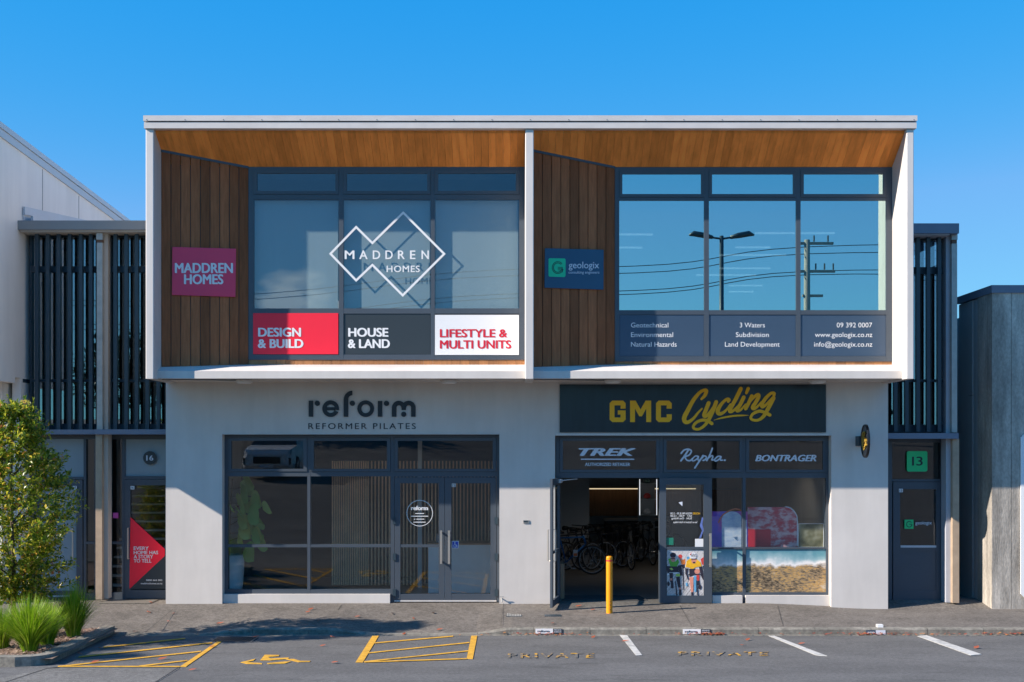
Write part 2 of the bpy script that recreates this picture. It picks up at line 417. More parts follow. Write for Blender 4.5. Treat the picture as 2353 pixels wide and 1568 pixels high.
def tag(o, label, cat=None, group=None, kind=None):
    if label: o["label"] = label
    if cat: o["category"] = cat
    if group: o["group"] = group
    if kind: o["kind"] = kind
    return o
def thing(name, label, cat, loc, group=None):
    o = bpy.data.objects.new(name, None); COL.objects.link(o); o.location = loc; o.empty_display_size = 0.1
    WORLD[o.name] = Vector(loc)
    return tag(o, label, cat, group)
def struct(mb, name, m, **k):
    o = build(mb, name, m, **k); o["kind"] = "structure"; return o
def dup(root, loc, rz=None, label=None):
    r = root.copy(); COL.objects.link(r); r.location = loc
    if rz is not None: r.rotation_euler = (0, 0, rz)
    if label: r["label"] = label
    for ch in list(root.children):
        c = ch.copy(); COL.objects.link(c); c.parent = r
        for g in list(ch.children):
            d = g.copy(); COL.objects.link(d); d.parent = c
    return r
def sstep(a, b, x):
    t = min(1, max(0, (x - a) / (b - a))); return t * t * (3 - 2 * t)

# ------------------------------------------------------------------ ground
def road_z(x, y):
    s = -2.45 - y
    z = -0.185 + 0.044 * min(s, 40)
    z += 1.3 * sstep(8, 18, s) * sstep(4, -6, x)
    z += 2.0 * sstep(26, 46, s)
    return z
def grid(xs, ys, fz):
    m = MB(); n = len(ys)
    m.add([(x, y, fz(x, y)) for x in xs for y in ys], [(i * n + j, (i + 1) * n + j, (i + 1) * n + j + 1, i * n + j + 1) for i in range(len(xs) - 1) for j in range(n - 1)])
    return m
def lin(a, b, n): return [a + (b - a) * i / n for i in range(n + 1)]
road = struct(grid(lin(-70, 70, 60), lin(-60, -2.44, 60), road_z), "road", asphalt, smooth=True, origin=(0, 0, -0.2))
g = MB(); g.add([(-900, -900, -0.6), (900, -900, -0.6), (900, 900, -0.6), (-900, 900, -0.6)], [(0, 1, 2, 3)])
struct(g, "ground", mat("far_ground", (0.10, 0.10, 0.09), 0.9), origin=(0, 0, 0))
hill_m = ramp_mat("hillside_grass", [(0.3, (0.02, 0.035, 0.012)), (0.55, (0.05, 0.075, 0.025)), (0.75, (0.09, 0.11, 0.04))], scale=0.6)
struct(grid(lin(-160, 160, 30), lin(-150, -58, 16), lambda x, y: 2.6 + 3.4 * sstep(-58, -110, y) + 0.5 * math.sin(x * 0.07)), "hill", hill_m, smooth=True, origin=(0, -100, 2))

def kerb_h(x):
    if x < -5.0: return 0.012
    if x < -4.4: return 0.012 + 0.095 * (x + 5.0) / 0.6
    if x < -3.0: return 0.107
    if x < -2.25: return 0.107 - 0.095 * (x + 3.0) / 0.75
    if x < -0.6: return 0.012
    if x < -0.05: return 0.012 + 0.095 * (x + 0.6) / 0.55
    return 0.107
def face_z(x): return -0.095 * sstep(4.4, 6.9, x)
def pave_z(x, y):
    zk = -0.185 + kerb_h(x)
    if y <= 0: 
        t = (y + 2.33) / 2.33
        return zk + (face_z(x) - zk) * t
    return face_z(x) * (1 - min(1, y / 0.6)) * 1.0 + (-0.02 if y > 1 else 0)
xs = sorted(set(lin(-30, -8, 8) + lin(-8, 12, 100) + lin(12, 30, 6)))
pv = struct(grid(xs, lin(-2.33, 0, 12) + lin(0.1, 1.2, 8) + [4, 9], pave_z), "pavement", paving, origin=(0, 0, 0))
k = MB(); x = -30.0
while x < 30:
    b = min(x + 0.92, 30)
    for i in range(4):
        a0 = x + (b - x) * i / 4; a1 = x + (b - x) * (i + 1) / 4
        if i == 3: a1 -= 0.007
        za, zb = -0.185 + kerb_h(a0), -0.185 + kerb_h(a1); e = 0.002
        k.add([(a0, -2.45, -0.3), (a1, -2.45, -0.3), (a1, -2.45, zb - 0.018 * (kerb_h(a1) > .03)), (a0, -2.45, za - 0.018 * (kerb_h(a0) > .03)), (a0, -2.425, za + e), (a1, -2.425, zb + e), (a1, -2.315, zb + 0.006), (a0, -2.315, za + 0.006)],
              [(0, 1, 2, 3), (3, 2, 5, 4), (4, 5, 6, 7)])
    x = b
kerb = struct(k, "kerb", kerb_m, origin=(0, -2.4, -0.185))
g = MB()
for i in range(60):
    a, b = -30 + i, -29 + i
    g.box(a, b - 0.004, -2.56, -2.452, -0.3, -0.176)
struct(g, "gutter", kerb_m, origin=(0, -2.5, -0.185))
ROAD = Pl((0, -2.45, -0.185), (0, 0.044, 1))
PAVE = Pl((0, 0, 0), (0, -0.0343, 1))

def zA(p): return [(x * 0.258, 1323.5 + y * 0.2578) for x, y in p]
def zB(p): return [(551.5 + x * 0.2578, 1360.3 + y * 0.2578) for x, y in p]
def zC(p): return [(1102.9 + x * 0.2578, 1360.3 + y * 0.2578) for x, y in p]
def zD(p): return [(1654.4 + x * 0.2969, 1360.3 + y * 0.2969) for x, y in p]
m = MB().poly(ROAD, zA([(-900, 1100), (420, 828), (1600, 828), (1150, 1100)]), -0.01, 0.004)
tag(build(m, "road_patch", asphalt_old, road), "paler coarse asphalt patch")
m = MB()
for a, b in (((-200, 1034), (420, 828)), ((1600, 814), (1180, 1080)), ((420, 829), (520, 818))):
    p = zA([a, b]); m.stroke(ROAD, p, 1.3, .0065, smooth=False)
build(m, "seam", mat("bitumen_seam", (.035, .034, .033), .8, var=.3, scale=6), road)
def ln(mb, a, b, w, d=0.008):
    mb.stroke(ROAD, [a, b], w, d, smooth=False)
m = MB()
m.poly(ROAD, zA([(1600, 815), (1655, 815), (1975, 590), (1935, 590)]), 0.003, 0.008)
for i, (a, b) in enumerate([((515, 812), (1600, 813)), ((530, 812), (1790, 678)), ((1240, 810), (1670, 759)), ((700, 729), (1890, 601)), ((920, 642), (1650, 563))]):
    p = zA([a, b]); ln(m, p[0], p[1], 2.5, 0.0085 + i * 0.0004)
tag(build(m, "hatch_marking", yellow_line, road), "yellow hatching beside the planting bed")
m = MB()
for q in ([(5, 632), (140, 600), (120, 618), (60, 631), (195, 640), (195, 648), (60, 645)], [(180, 614), (220, 565), (350, 567), (345, 578), (250, 585), (270, 598), (435, 590), (430, 602), (280, 614)],
          [(400, 602), (480, 603), (540, 620), (630, 620), (620, 628), (520, 630)], [(240, 640), (400, 625), (455, 625), (400, 643), (250, 648)]):
    m.poly(ROAD, zB(q), 0.003, 0.008)
tag(build(m, "wheelchair_symbol", yellow_line, road), "yellow wheelchair symbol between the two hatched areas")
m = MB()
m.poly(ROAD, zB([(1180, 395), (1238, 395), (1095, 632), (1030, 632)]), 0.003, 0.008)
m.poly(ROAD, zB([(2062, 395), (2115, 395), (2075, 602), (2020, 600)]), 0.003, 0.008)
for i, (a, b) in enumerate([((1200, 460), (1900, 399)), ((1145, 549), (2045, 456)), ((1105, 628), (2035, 531)), ((1105, 631), (2020, 601))]):
    p = zB([a, b]); ln(m, p[0], p[1], 2.4, 0.0085 + i * 0.0004)
tag(build(m, "hatch_marking", yellow_line, road), "yellow hatched walkway in front of the glass doors")
m = MB().text(ROAD, "PRIVATE", 1167, 1366, 1502.5, 1513, 0.008, bold=0.02, space=1.25)
tag(build(m, "road_lettering", yellow_worn, road), "worn yellow word left of the first white line")
m = MB().text(ROAD, "PRIVATE", 1558, 1766, 1499, 1508, 0.008, bold=0.02, space=1.25)
tag(build(m, "road_lettering", yellow_worn, road), "worn yellow word between white lines")
for q, lb in ((zC([(1245, 388), (1310, 388), (1445, 568), (1390, 570)]), "white bay line nearest the bollard"), (zD([(375, 343), (420, 343), (830, 500), (745, 495)]), "middle white bay line"), (zD([(1525, 345), (1600, 340), (2025, 487), (1940, 495)]), "rightmost white bay line")):
    tag(build(MB().poly(ROAD, q, 0.003, 0.008), "parking_line", white_line, road), lb)
# pavement saw-cut joints, drawn as thin dark grout lines
m = MB()
for a, b in (((397, 1401), (334, 1454)), ((785, 1391), (776, 1403)), ((1157, 1388), (1151, 1438)), ((1562, 1392), (1590, 1440)), ((1786, 1392), (1800, 1440))):
    m.stroke(PAVE, [a, b], 0.9, 0.006, smooth=False)
build(m, "joint", mat("joint_grout", (0.06, 0.055, 0.05), 0.9), pv)

# ------------------------------------------------------------------ main building
YF, YL, YW, YP = -1.285, -1.065, -0.545, 0.0      # fin fronts, ledge front, upper windows, ground floor wall
bl = thing("shop_building", "two storey white commercial building with timber lined upper boxes", "building", (0, 0, 0))
ZB, ZT = 4.085, 8.447
xl0, xl1 = WX(334.6, YF), WX(353.2, YF)
xm0, xm1 = WX(1207, YF), WX(1226.5, YF)
xr0, xr1 = WX(2083, YF), WX(2100, YF)
def slope_top(y): return ZT - (ZT - 7.957) * (y - YF) / (YW - YF)
FIN_TOP = 8.42
for a, b in ((xl0, xl1), (xm0, xm1), (xr0, xr1)):
    m = MB(); e = 0.012
    m.ext([(a, YF + e), (a + e, YF), (b - e, YF), (b, YF + e), (b, 1.0), (a, 1.0)], 'z', ZB, FIN_TOP)
    build(m, "fin", white_metal, bl)
m = MB()
fx0, fx1 = WX(329, YF - .05), WX(2108, YF - .05)
zt, zm, zb = WZ(265.5, YF - .05), WZ(279.5, YF - .05), WZ(294.5, YF - .05)
m.box(fx0, fx1, YF - .05, 9.0, zm + .012, zt)
m.box(fx0 + .008, fx1 - .008, YF - .035, YF + 0.13, zb, zm - .008)
build(m, "roof_fascia", fascia_m, bl)
for i in range(21):
    x = fx0 + .06 + i * (fx1 - fx0 - .12) / 20
    build(MB().disc(front(YF - .05), CX + x * F / (D + YF - .05), 275.4, .9, 0, .006, 8), "fixing_screw", dark2, bl)
for a, b in ((xl1, xm0), (xm1, xr0)):       # sloping timber soffits, one per unit
    m = MB(); n = round((b - a) / .13)
    for i in range(n):
        p, q = a + (b - a) * i / n + .0015, a + (b - a) * (i + 1) / n - .0015
        m.ext([(YF + .10, slope_top(YF + .10)), (YW + .02, slope_top(YW + .02)), (YW + .02, slope_top(YW + .02) + .05), (YF + .10, slope_top(YF + .10) + .05)], 'x', p, q)
    build(m, "soffit", soffit_m, bl)
WP = front(YW)
YS = -0.87
wx_l, wx_r = WX(571, YW), WX(1413, YW)
SPL, SPR = [], []
for a, wx, nm in ((xl1, wx_l, "l"), (xm1, wx_r, "r")):      # splayed cedar walls
    p0, p1 = Vector((a, YS, 0)), Vector((wx, YW, 0)); u = (p1 - p0).normalized(); n = Vector((u.y, -u.x, 0))
    pl = Pl(p0, n, u); Ln = (p1 - p0).length
    (SPL if nm == "l" else SPR).append(pl)
    m = MB(); nb = 9 if nm == "l" else 9
    for i in range(nb):
        u0, u1 = Ln * i / nb + .006, Ln * (i + 1) / nb - .006
        v = [(u0, 4.15), (u1, 4.15), (u1, slope_top(pl.UV(u1, 0).y) - .03), (u0, slope_top(pl.UV(u0, 0).y) - .03)]
        m.hexa([pl.UV(*q, -.03) for q in v] + [pl.UV(*q, 0) for q in v])
    build(m, "timber_cladding", wood, bl)
    m = MB(); m.slab(pl, -.02, Ln, 4.1, 7.94, -.08, -.05)
    v = [(0, slope_top(pl.UV(0, 0).y) - .034), (Ln, slope_top(pl.UV(Ln, 0).y) - .034), (Ln, slope_top(pl.UV(Ln, 0).y) + .01), (0, slope_top(pl.UV(0, 0).y) + .01)]
    m.hexa([pl.UV(*q, -.03) for q in v] + [pl.UV(*q, .012) for q in v])
    build(m, "cladding_trim", dark, bl)
SPL, SPR = SPL[0], SPR[0]
# sloping white ledge (the floor edge of the upper boxes) and its underside
m = MB()
for a, b in ((xl1, xm0), (xm1, xr0)):
    zf0, zf1, zbk = 4.104, WZ(853, YL), WZ(838.5, YW)
    m.ext([(YL, zf0), (YL, zf1), (YS, zf1 + .085), (YW - .01, zbk), (YW + .1, zbk), (YW + .1, zf0 + .02)], 'x', a, b)
m.box(xl0 + .004, xr1 - .004, YW + .1 + .002, .3, 4.11, 4.3)
build(m, "ledge", white, bl)
for a, b in ((wx_l, xm0), (wx_r, xr0)):
    m = MB(); n = round((b - a) / .165)
    for i in range(n): m.box(a + (b - a) * i / n + .002, a + (b - a) * (i + 1) / n - .002, YW + .015, YW + .04, 4.2, WZ(826, YW))
    build(m, "timber_apron", wood_warm, bl)

def upper_window(x0, x1, m1, m2, rows, sash, gl, glass_x):
    """rows: (top, sash0, sash1, main0, main1, low0, low1, bottom)"""
    t, s0, s1, a0, a1, l0, l1, bt = rows
    f = MB()
    f.rect(WP, x0, m1[0][0], t, bt, -.10, 0); f.rect(WP, m2[2][1], x1, t, bt, -.10, 0)
    for c in (m1, ): pass
    for k in range(2): f.rect(WP, m1[k][1], m2[k][0] if False else m1[k + 1][0], t, bt, -.10, 0)
    return f
def window_frame(name, pl, x0, x1, y0, y1, cols, rows, depth=.10):
    """cols/rows: glazed intervals; members fill what is between them"""
    f = MB(); c = [x0] + [v for q in cols for v in q] + [x1]
    for i in range(0, len(c), 2): f.rect(pl, c[i], c[i + 1], y0, y1, -depth, 0)
    r = [y0] + [v for q in rows for v in q] + [y1]
    for a, b in cols:
        for i in range(0, len(r), 2): f.rect(pl, a, b, r[i], r[i + 1], -depth, -.002)
    return f
def pane(pl, q, d, g, parent, th=.006):
    return build(MB().rect(pl, q[0], q[1], q[2], q[3], d - th, d), "pane", g, parent)

# left upper window
colsL = [(583, 778.6), (789, 989.6), (999, 1192.8)]
f = window_frame("w", WP, 571, 1206.5, 384, 827, colsL, [(391, 447), (459, 709), (721, 815)])
for i, (a, b) in enumerate(colsL):      # opening sash frames of the top lights
    f.frame(WP, a + .4, b - .4, 391.5, 446.5, 7.2, -.06, .012)
wL = build(f, "window", dark, bl); wL["label"] = "upper window with pale blinds"
for a, b in colsL:
    pane(WP, (a + 7, b - 7, 398, 440), -.012, g_up_l, wL); pane(WP, (a - .5, b + .5, 458.5, 709.5), -.022, g_up_l, wL)
    build(MB().rect(WP, a - .5, b + .5, 720.5, 815.5, -.07, -.025), "spandrel", charcoal, wL)
# right upper window
colsR = [(1423, 1618), (1629, 1829.4), (1839.7, 2036.5)]
f = window_frame("w", WP, 1413, 2050.5, 384.5, 831, colsR, [(392, 454), (461, 713), (723.3, 818.8)])
for i, (a, b) in enumerate(colsR):
    f.frame(WP, a + .4, b - .4, 392.5, 453.5, 6.6, -.06, .012, 8, 7)
wR = build(f, "window", dark, bl); wR["label"] = "upper window mirroring the sky"
for a, b in colsR:
    pane(WP, (a + 6.4, b - 6.4, 400, 447), -.012, g_up_r, wR); pane(WP, (a - .5, b + .5, 460.5, 713.5), -.022, g_up_r, wR)
    build(MB().rect(WP, a - .5, b + .5, 722.8, 819.3, -.07, -.025), "spandrel", charcoal, wR)
# roller blinds behind the left window
for i, (a, b) in enumerate(colsL):
    bp = front(YW + .105)
    m = MB(); n = 1
    m.rect(bp, a + 2, b - 2, 452, 718, -.006, 0)
    m.tube([(WX(a + 2, YW + .13), YW + .13, WZ(451, YW)), (WX(b - 2, YW + .13), YW + .13, WZ(451, YW))], .02)
    tag(build(m, "roller_blind", blind_m), ["pale roller blind behind the left pane of the upper window, above the red panel", "pale roller blind behind the outlined white logo", "pale roller blind in the pane above the white panel"][i], "blind", "blinds behind the upper window")

# ground floor wall: piers and spandrel, openings for the two shopfronts
m = MB()
a = [WX(381, 0), WX(510.5, 0), WX(1147.5, 0), WX(1275.5, 0), WX(1910, 0), WX(2040.5, 0)]
hd1, hd2 = WZ(998, 0), WZ(1001, 0)
m.box(a[0], a[1], 0, .5, -.4, 4.11); m.box(a[2], a[3], 0, .5, -.4, 4.11); m.box(a[4], a[5], 0, .5, -.4, 4.11)
m.box(a[1], a[2], 0, .5, hd1, 4.11); m.box(a[3], a[4], 0, .5, hd2, 4.11)
m.box(a[0], a[0] + .3, .5, 10, -.4, 4.1); m.box(a[5] - .3, a[5], .5, 12, -.4, 4.1)
m.box(a[0], a[0] + .2, .32, 10, 4.31, 8.4); m.box(a[5] - .2, a[5], .32, 12, 4.31, 8.4)
build(m, "wall", white, bl)
GP = front(.17)
for x0, x1, y in ((a[1] + .002, WX(897, .17), 1366.5), (WX(1637, .09), WX(1706, .09), 1369.5), (WX(1714, .09), a[4] - .002, 1369.5)):
    build(MB().box(x0, x1, .09, .45, -.2, WZ(y, .06)), "plinth", white, bl)
m = MB(); m.rect(front(0), 510.5, 1147.5, 996.6, 998.6, -.05, .012); m.rect(front(0), 1275.5, 1910, 996.2, 1001.2, -.05, .012)
build(m, "head_flashing", white_metal, bl)

# pilates shopfront
cols1 = [(523.5, 706), (713, 897.5)]
f = MB()
f.rect(GP, 512, 523.5, 999, 1366, -.12, 0); f.rect(GP, 706, 713, 999, 1366, -.12, 0); f.rect(GP, 897.5, 906, 999, 1386, -.12, 0); f.rect(GP, 1140.6, 1148, 999, 1386, -.12, 0)
for p, q in ((523.5, 706), (713, 897.5)):
    for y0, y1 in ((999, 1006), (1084, 1095), (1251.6, 1258), (1355, 1366)): f.rect(GP, p, q, y0, y1, -.12, -.002)
    f.frame(GP, p + .4, q - .4, 1006.3, 1083.7, 8, -.06, .014, 7, 6)
for y0, y1 in ((999, 1006), (1084, 1096)): f.rect(GP, 906, 1140.6, y0, y1, -.12, -.002)
f.frame(GP, 906.4, 1140.2, 1006.3, 1083.7, 8, -.06, .014, 7, 6)
w1 = build(f, "window", dark, bl); w1["label"] = "shopfront window of the left unit"
for p, q in cols1:
    pane(GP, (p + 8, q - 8, 1012, 1078), -.015, g_shop, w1); pane(GP, (p - .5, q + .5, 1094.5, 1252), -.03, g_shop, w1); pane(GP, (p - .5, q + .5, 1257.5, 1355.5), -.03, g_shop, w1)
pane(GP, (914, 1132.5, 1012, 1078), -.015, g_shop, w1)
DP = front(.165)
for x0, x1, g0, g1, hx, lb in ((906.8, 1021.2, 919.6, 1008, 1013.5, "glass door leaf with the round white decal"), (1022, 1140, 1037, 1127, 1031.8, "glass door leaf with the blue wheelchair sticker")):
    f = MB(); f.rect(DP, x0, g0, 1097, 1379, -.05, 0); f.rect(DP, g1, x1, 1097, 1379, -.05, 0); f.rect(DP, g0, g1, 1097, 1111, -.05, -.002); f.rect(DP, g0, g1, 1365.5, 1379, -.05, -.002)
    d = build(f, "door", dark, bl); d["label"] = lb
    pane(DP, (g0 - .4, g1 + .4, 1110.6, 1366), -.022, g_shop, d)
    if x0 < 1000: build(MB().rect(DP, g0, g1, 1251.6, 1258, -.04, -.004), "midrail", dark, d)
    m = MB(); X = WX(hx, .09)
    m.box(X - .02, X + .02, .075, .105, WZ(1296, .09), WZ(1219.5, .09))
    for yy in (1224, 1291): m.box(X - .014, X + .014, .105, .166, WZ(yy, .09) - .014, WZ(yy, .09) + .014)
    build(m, "handle", steel, d)
    for yy in (1197, 1280, 1362): build(MB().rect(DP, (x0 - 4) if x0 < 1000 else (x1 - 3), (x0 + 3) if x0 < 1000 else (x1 + 4), yy - 8, yy + 8, 0, .02), "hinge", dark2, d)
m = MB().rect(DP, 906, 1140.6, 1379.6, 1382.8, -.06, .012); build(m, "threshold", white_metal, bl)

# bike shop shopfront
f = MB()
f.rect(GP, 1277, 1286, 1002, 1390, -.12, 0); f.rect(GP, 1515, 1524, 1002, 1388, -.12, 0); f.rect(GP, 1706.5, 1713.7, 1002, 1386, -.12, .0); f.rect(GP, 1898.5, 1908.5, 1002, 1369, -.12, 0)
for p, q in ((1286, 1515), (1524, 1706.5), (1713.7, 1898.5)):
    f.rect(GP, p, q, 1002, 1007, -.12, -.002); f.rect(GP, p, q, 1086, 1098.6, -.12, -.002)
    f.frame(GP, p + .4, q - .4, 1007.3, 1085.7, 7, -.06, .014, 6, 6)
for p, q in ((1524, 1706.5), (1713.7, 1898.5)):
    f.rect(GP, p, q, 1361.5, 1369, -.12, -.002); f.rect(GP, p, q, 1258.6, 1262, -.12, -.004)
w2 = build(f, "window", dark, bl); w2["label"] = "shopfront window of the right unit"
for p, q in ((1286, 1515), (1524, 1706.5), (1713.7, 1898.5)):
    pane(GP, (p + 7, q - 7, 1013, 1080), -.015, g_shop, w2)
for p, q in ((1524, 1706.5), (1713.7, 1898.5)):
    pane(GP, (p - .4, q + .4, 1098, 1259), -.03, g_shop, w2); pane(GP, (p - .4, q + .4, 1261.6, 1362), -.03, g_shop, w2)
# right leaf folded flat against the window, left leaf standing open towards the street
RL = front(.03)
f = MB(); f.rect(RL, 1515.5, 1530.5, 1099, 1386, -.045, 0); f.rect(RL, 1617, 1636, 1099, 1386, -.045, 0); f.rect(RL, 1530.5, 1617, 1099, 1114, -.045, -.002); f.rect(RL, 1530.5, 1617, 1369, 1386, -.045, -.002); f.rect(RL, 1530.5, 1617, 1257, 1263, -.04, -.004)
dR = build(f, "door", dark, bl); dR["label"] = "open door leaf folded back over the window"
pane(RL, (1530, 1617.5, 1113.5, 1257.5), -.02, g_shop, dR)
build(MB().rect(RL, 1530, 1617.5, 1262.5, 1369.5, -.028, -.02), "lower_panel", charcoal, dR)
m = MB(); X = WX(1632, -.02); m.box(X - .018, X + .018, -.065, -.035, WZ(1303, -.04), WZ(1226, -.04))
for yy in (1231, 1298): m.box(X - .012, X + .012, -.035, .03, WZ(yy, -.03) - .012, WZ(yy, -.03) + .012)
build(m, "handle", steel, dR)
h0 = Vector((WX(1285, .17), .165, 0)); h1 = Vector((.70, -.765, 0)); u = (h1 - h0).normalized()
LL = Pl(h0, (-u.y, u.x, 0), u); Ln = .945
f = MB(); f.slab(LL, 0, .11, .03, 2.33, -.022, .022); f.slab(LL, Ln - .11, Ln, .03, 2.33, -.022, .022); f.slab(LL, .11, Ln - .11, .03, .15, -.02, .02); f.slab(LL, .11, Ln - .11, 2.21, 2.33, -.02, .02); f.slab(LL, .11, Ln - .11, .98, 1.03, -.02, .02)
dL = build(f, "door", dark, bl); dL["label"] = "open door leaf standing out towards the street"
build(MB().slab(LL, .105, Ln - .105, .145, 2.215, -.004, .004), "pane", g_shop, dL)
m = MB()
for s in (-1, 1):
    m.tube([LL.UV(Ln - .06, .86, s * .024), LL.UV(Ln - .06, .86, s * .07), LL.UV(Ln - .06, 1.42, s * .07), LL.UV(Ln - .06, 1.42, s * .024)], .011)
build(m, "handle", steel, dL)
m = MB(); m.slab(LL, .05, .25, 2.24, 2.31, .023, .07); m.tube([LL.UV(.2, 2.28, .05), LL.UV(.12, 2.30, .22), (1.22, .2, 2.31)], .008)
build(m, "door_closer", white_metal, dL)

# interiors
m = MB()
def room(mb, x0, x1, y0, y1, z0, z1):
    mb.box(x0, x1, y1, y1 + .1, z0, z1)
    mb.box(x0, x1, y0, y1, z1, z1 + .08)
m = MB()
m.box(.36, a[5] - .31, 11.5, 11.6, -.02, 3.6); m.box(.255, .345, .51, 11.5, -.02, 3.6)
m.box(.36, 1.95, 7.6, 7.7, -.02, 3.6)
build(m, "interior_wall", interior_m, bl)
m = MB(); m.box(a[0] + .31, 0.24, 4.6, 4.7, -.02, 3.6); build(m, "interior_wall", interior_dk, bl)
m = MB(); m.box(a[0] + .31, a[5] - .31, .51, 11.5, 3.62, 3.72); build(m, "interior_ceiling", interior_m, bl)
m = MB(); m.box(a[0] + .31, a[5] - .31, .30, 11.5, -.08, .004); build(m, "interior_floor", floor_m, bl)
m = MB(); m.box(xl1, xr1, 12.0, 12.1, 4.3, 8.3); m.box(xm0 + .02, xm1 - .02, 1.0, 12.0, 4.3, 8.3); m.box(xl1, xr1, .4, 12.0, 7.95, 8.05)
build(m, "upper_partition", interior_m, bl)
m = MB(); m.box(xl1, xr1, .31, 12, 4.31, 4.40); build(m, "upper_floor", interior_dk, bl)
X = WX(965, 2.4); build(MB().box(X - .042, X + .042, 2.37, 2.44, .006, 3.6), "post", white_metal, bl)
X0, X1 = WX(1348, 11), WX(1600, 11)
m = MB().box(X0, X1 + 2, 11.38, 11.49, 1.0, WZ(1126, 11.4)); build(m, "timber_wall_panel", mat("interior_timber", (0.30, 0.15, 0.07), .6, var=.25, scale=3, stretch=(6, 6, .6)), bl)

# ------------------------------------------------------------------ signs on the main building
def sign(name, label, cat, loc, group=None): return thing(name, label, cat, loc, group)
s = sign("wall_sign", "crimson square signboard with two lines of pale capitals on dark timber", "sign", SPL.P(469, 682))
build(MB().poly(SPL, [(396.5, 568.5), (542.5, 572.5), (541, 683), (395.5, 678.5)], .01, .03), "panel", crimson, s)
m = MB(); m.text(SPL, "MADDREN", 402, 535.5, 606, 628, .034, bold=.04); m.text(SPL, "HOMES", 423, 513.5, 632, 653.5, .034, bold=.04)
build(m, "lettering", vinyl_white, s)
s = sign("wall_sign", "navy signboard with green square emblem on dark timber boards", "sign", SPR.P(1318, 664))
build(MB().poly(SPR, [(1251.5, 571.5), (1386, 575), (1385.5, 666.5), (1250.5, 662)], .01, .03), "panel", signnavy, s)
def zg(x, y): return (1231.6 + x * .0781, 560.7 + y * .0781)
m = MB(); q = [zg(*p) for p in ((355, 460), (385, 432), (830, 440), (858, 470), (855, 955), (825, 988), (385, 975), (355, 945))]
build(m.poly(SPR, q, .03, .033), "emblem", teal_green, s)
m = MB()
for r0, r1 in ((15.3, 13.6), (12.2, 10.6)):
    pts = [(1280.6 + r1 * .93 * math.cos(R(t)), 616 - r1 * math.sin(R(t))) for t in range(42, 345, 12)]
    m.stroke(SPR, pts, 1.5, .0345)
for i in range(3): m.stroke(SPR, [(1280.5, 615.2 + i * 3.0), (1291 - i * .8, 615.6 + i * 3.0)], 1.3, .0348, smooth=False)
m.stroke(SPR, [(1291, 615), (1291, 627)], 1.3, .0352, smooth=False)
build(m, "emblem_letter", ink, s)
m = MB(); m.text(SPR, "geologix", 1305.5, 1375.5, 602.5, 617.5, .034, bold=.008); m.text(SPR, "consulting engineers", 1305.3, 1376, 623.6, 629.8, .034, bold=.006)
build(m, "lettering", vinyl_grey, s)

fp = Pl((0, YW, 0), (0, -1, 0))
s = sign("window_panel", "red panel with two lines of white capitals under the upper left pane", "sign", fp.P(680, 815))
build(MB().rect(fp, 581.8, 777.2, 720, 814.3, -.02, .006), "panel", red, s)
m = MB(); m.text(fp, "DESIGN", 593.3, 692, 754.3, 773.5, .009, bold=.042); m.text(fp, "& BUILD", 592.5, 697.5, 780.2, 799.6, .009, bold=.042)
build(m, "lettering", vinyl_white, s)
s = sign("window_panel", "charcoal panel with two lines of white capitals below the upper window", "sign", fp.P(887, 815))
build(MB().rect(fp, 787.5, 988.8, 721.5, 814.5, -.023, -.012), "panel", charcoal, s)
m = MB(); m.text(fp, "HOUSE", 799.8, 892.5, 754.3, 773.5, -.009, bold=.042); m.text(fp, "& LAND", 799, 896, 780.2, 799.6, -.009, bold=.042)
build(m, "lettering", vinyl_white, s)
s = sign("window_panel", "white panel with two lines of red capitals beside the central fin", "sign", fp.P(1096, 815))
build(MB().rect(fp, 999.6, 1192.4, 724, 816, -.02, .006), "panel", vinyl_white, s)
m = MB(); m.text(fp, "LIFESTYLE &", 1010.7, 1166, 757.3, 775.3, .009, bold=.036); m.text(fp, "MULTI UNITS", 1010.7, 1175, 782.8, 801.2, .009, bold=.036)
build(m, "lettering", red_text, s)
# outlined logo across the left window
def z2(x, y): return (569.9 + x * .2931, 367.6 + y * .2931)
s = sign("window_logo", "white outlined twin-diamond logo with lettering on the upper left window", "sign", fp.P(887, 690))
m = MB().stroke(fp, [z2(*p) for p in ((848, 528), (975, 653), (1217, 415), (1538, 738), (1213, 1063), (975, 824), (848, 946), (647, 737))], 5.0, .004, smooth=False, closed=True)
build(m, "outline", vinyl_white, s)
m = MB()
for ch, x0, x1 in (("M", 758, 835), ("A", 872, 938), ("D", 978, 1037), ("D", 1077, 1135), ("R", 1175, 1230), ("E", 1270, 1313), ("N", 1360, 1418)):
    m.text(fp, ch, z2(x0, 0)[0], z2(x1, 0)[0], z2(0, 712)[1], z2(0, 778)[1], .004, bold=.02)
m.text(fp, "HOMES", z2(1087, 0)[0], z2(1347, 0)[0], z2(0, 831)[1], z2(0, 880)[1], .004, bold=.018, space=1.1)
build(m, "lettering", vinyl_white, s)
# navy information panels under the right window
for (x0, x1), tx, lb in zip(colsR, ([("Geotechnical", 1450, 1536), ("Environmental", 1450, 1547), ("Natural Hazards", 1450, 1555)], [("3 Waters", 1700, 1758), ("Subdivision", 1691, 1767), ("Land Development", 1666, 1792)], [("09 392 0007", 1923, 2004.5), ("www.geologix.co.nz", 1873, 2005), ("info@geologix.co.nz", 1871, 2005)]),
                          ("navy window panel with left aligned white list beside the dark timber wall", "navy window panel with centred white list below the reflected lamp", "navy window panel with phone number and web address")):
    s = sign("window_panel", lb, "sign", fp.P((x0 + x1) / 2, 818))
    build(MB().rect(fp, x0 + .4, x1 - .4, 723.7, 818.4, -.024, -.012), "panel", navy, s)
    m = MB()
    for i, (b, t0, t1) in enumerate(tx): m.text(fp, b, t0, t1, 741.8 + i * 22.1, 752.6 + i * 22.1, -.009, bold=.004)
    build(m, "lettering", vinyl_white, s)

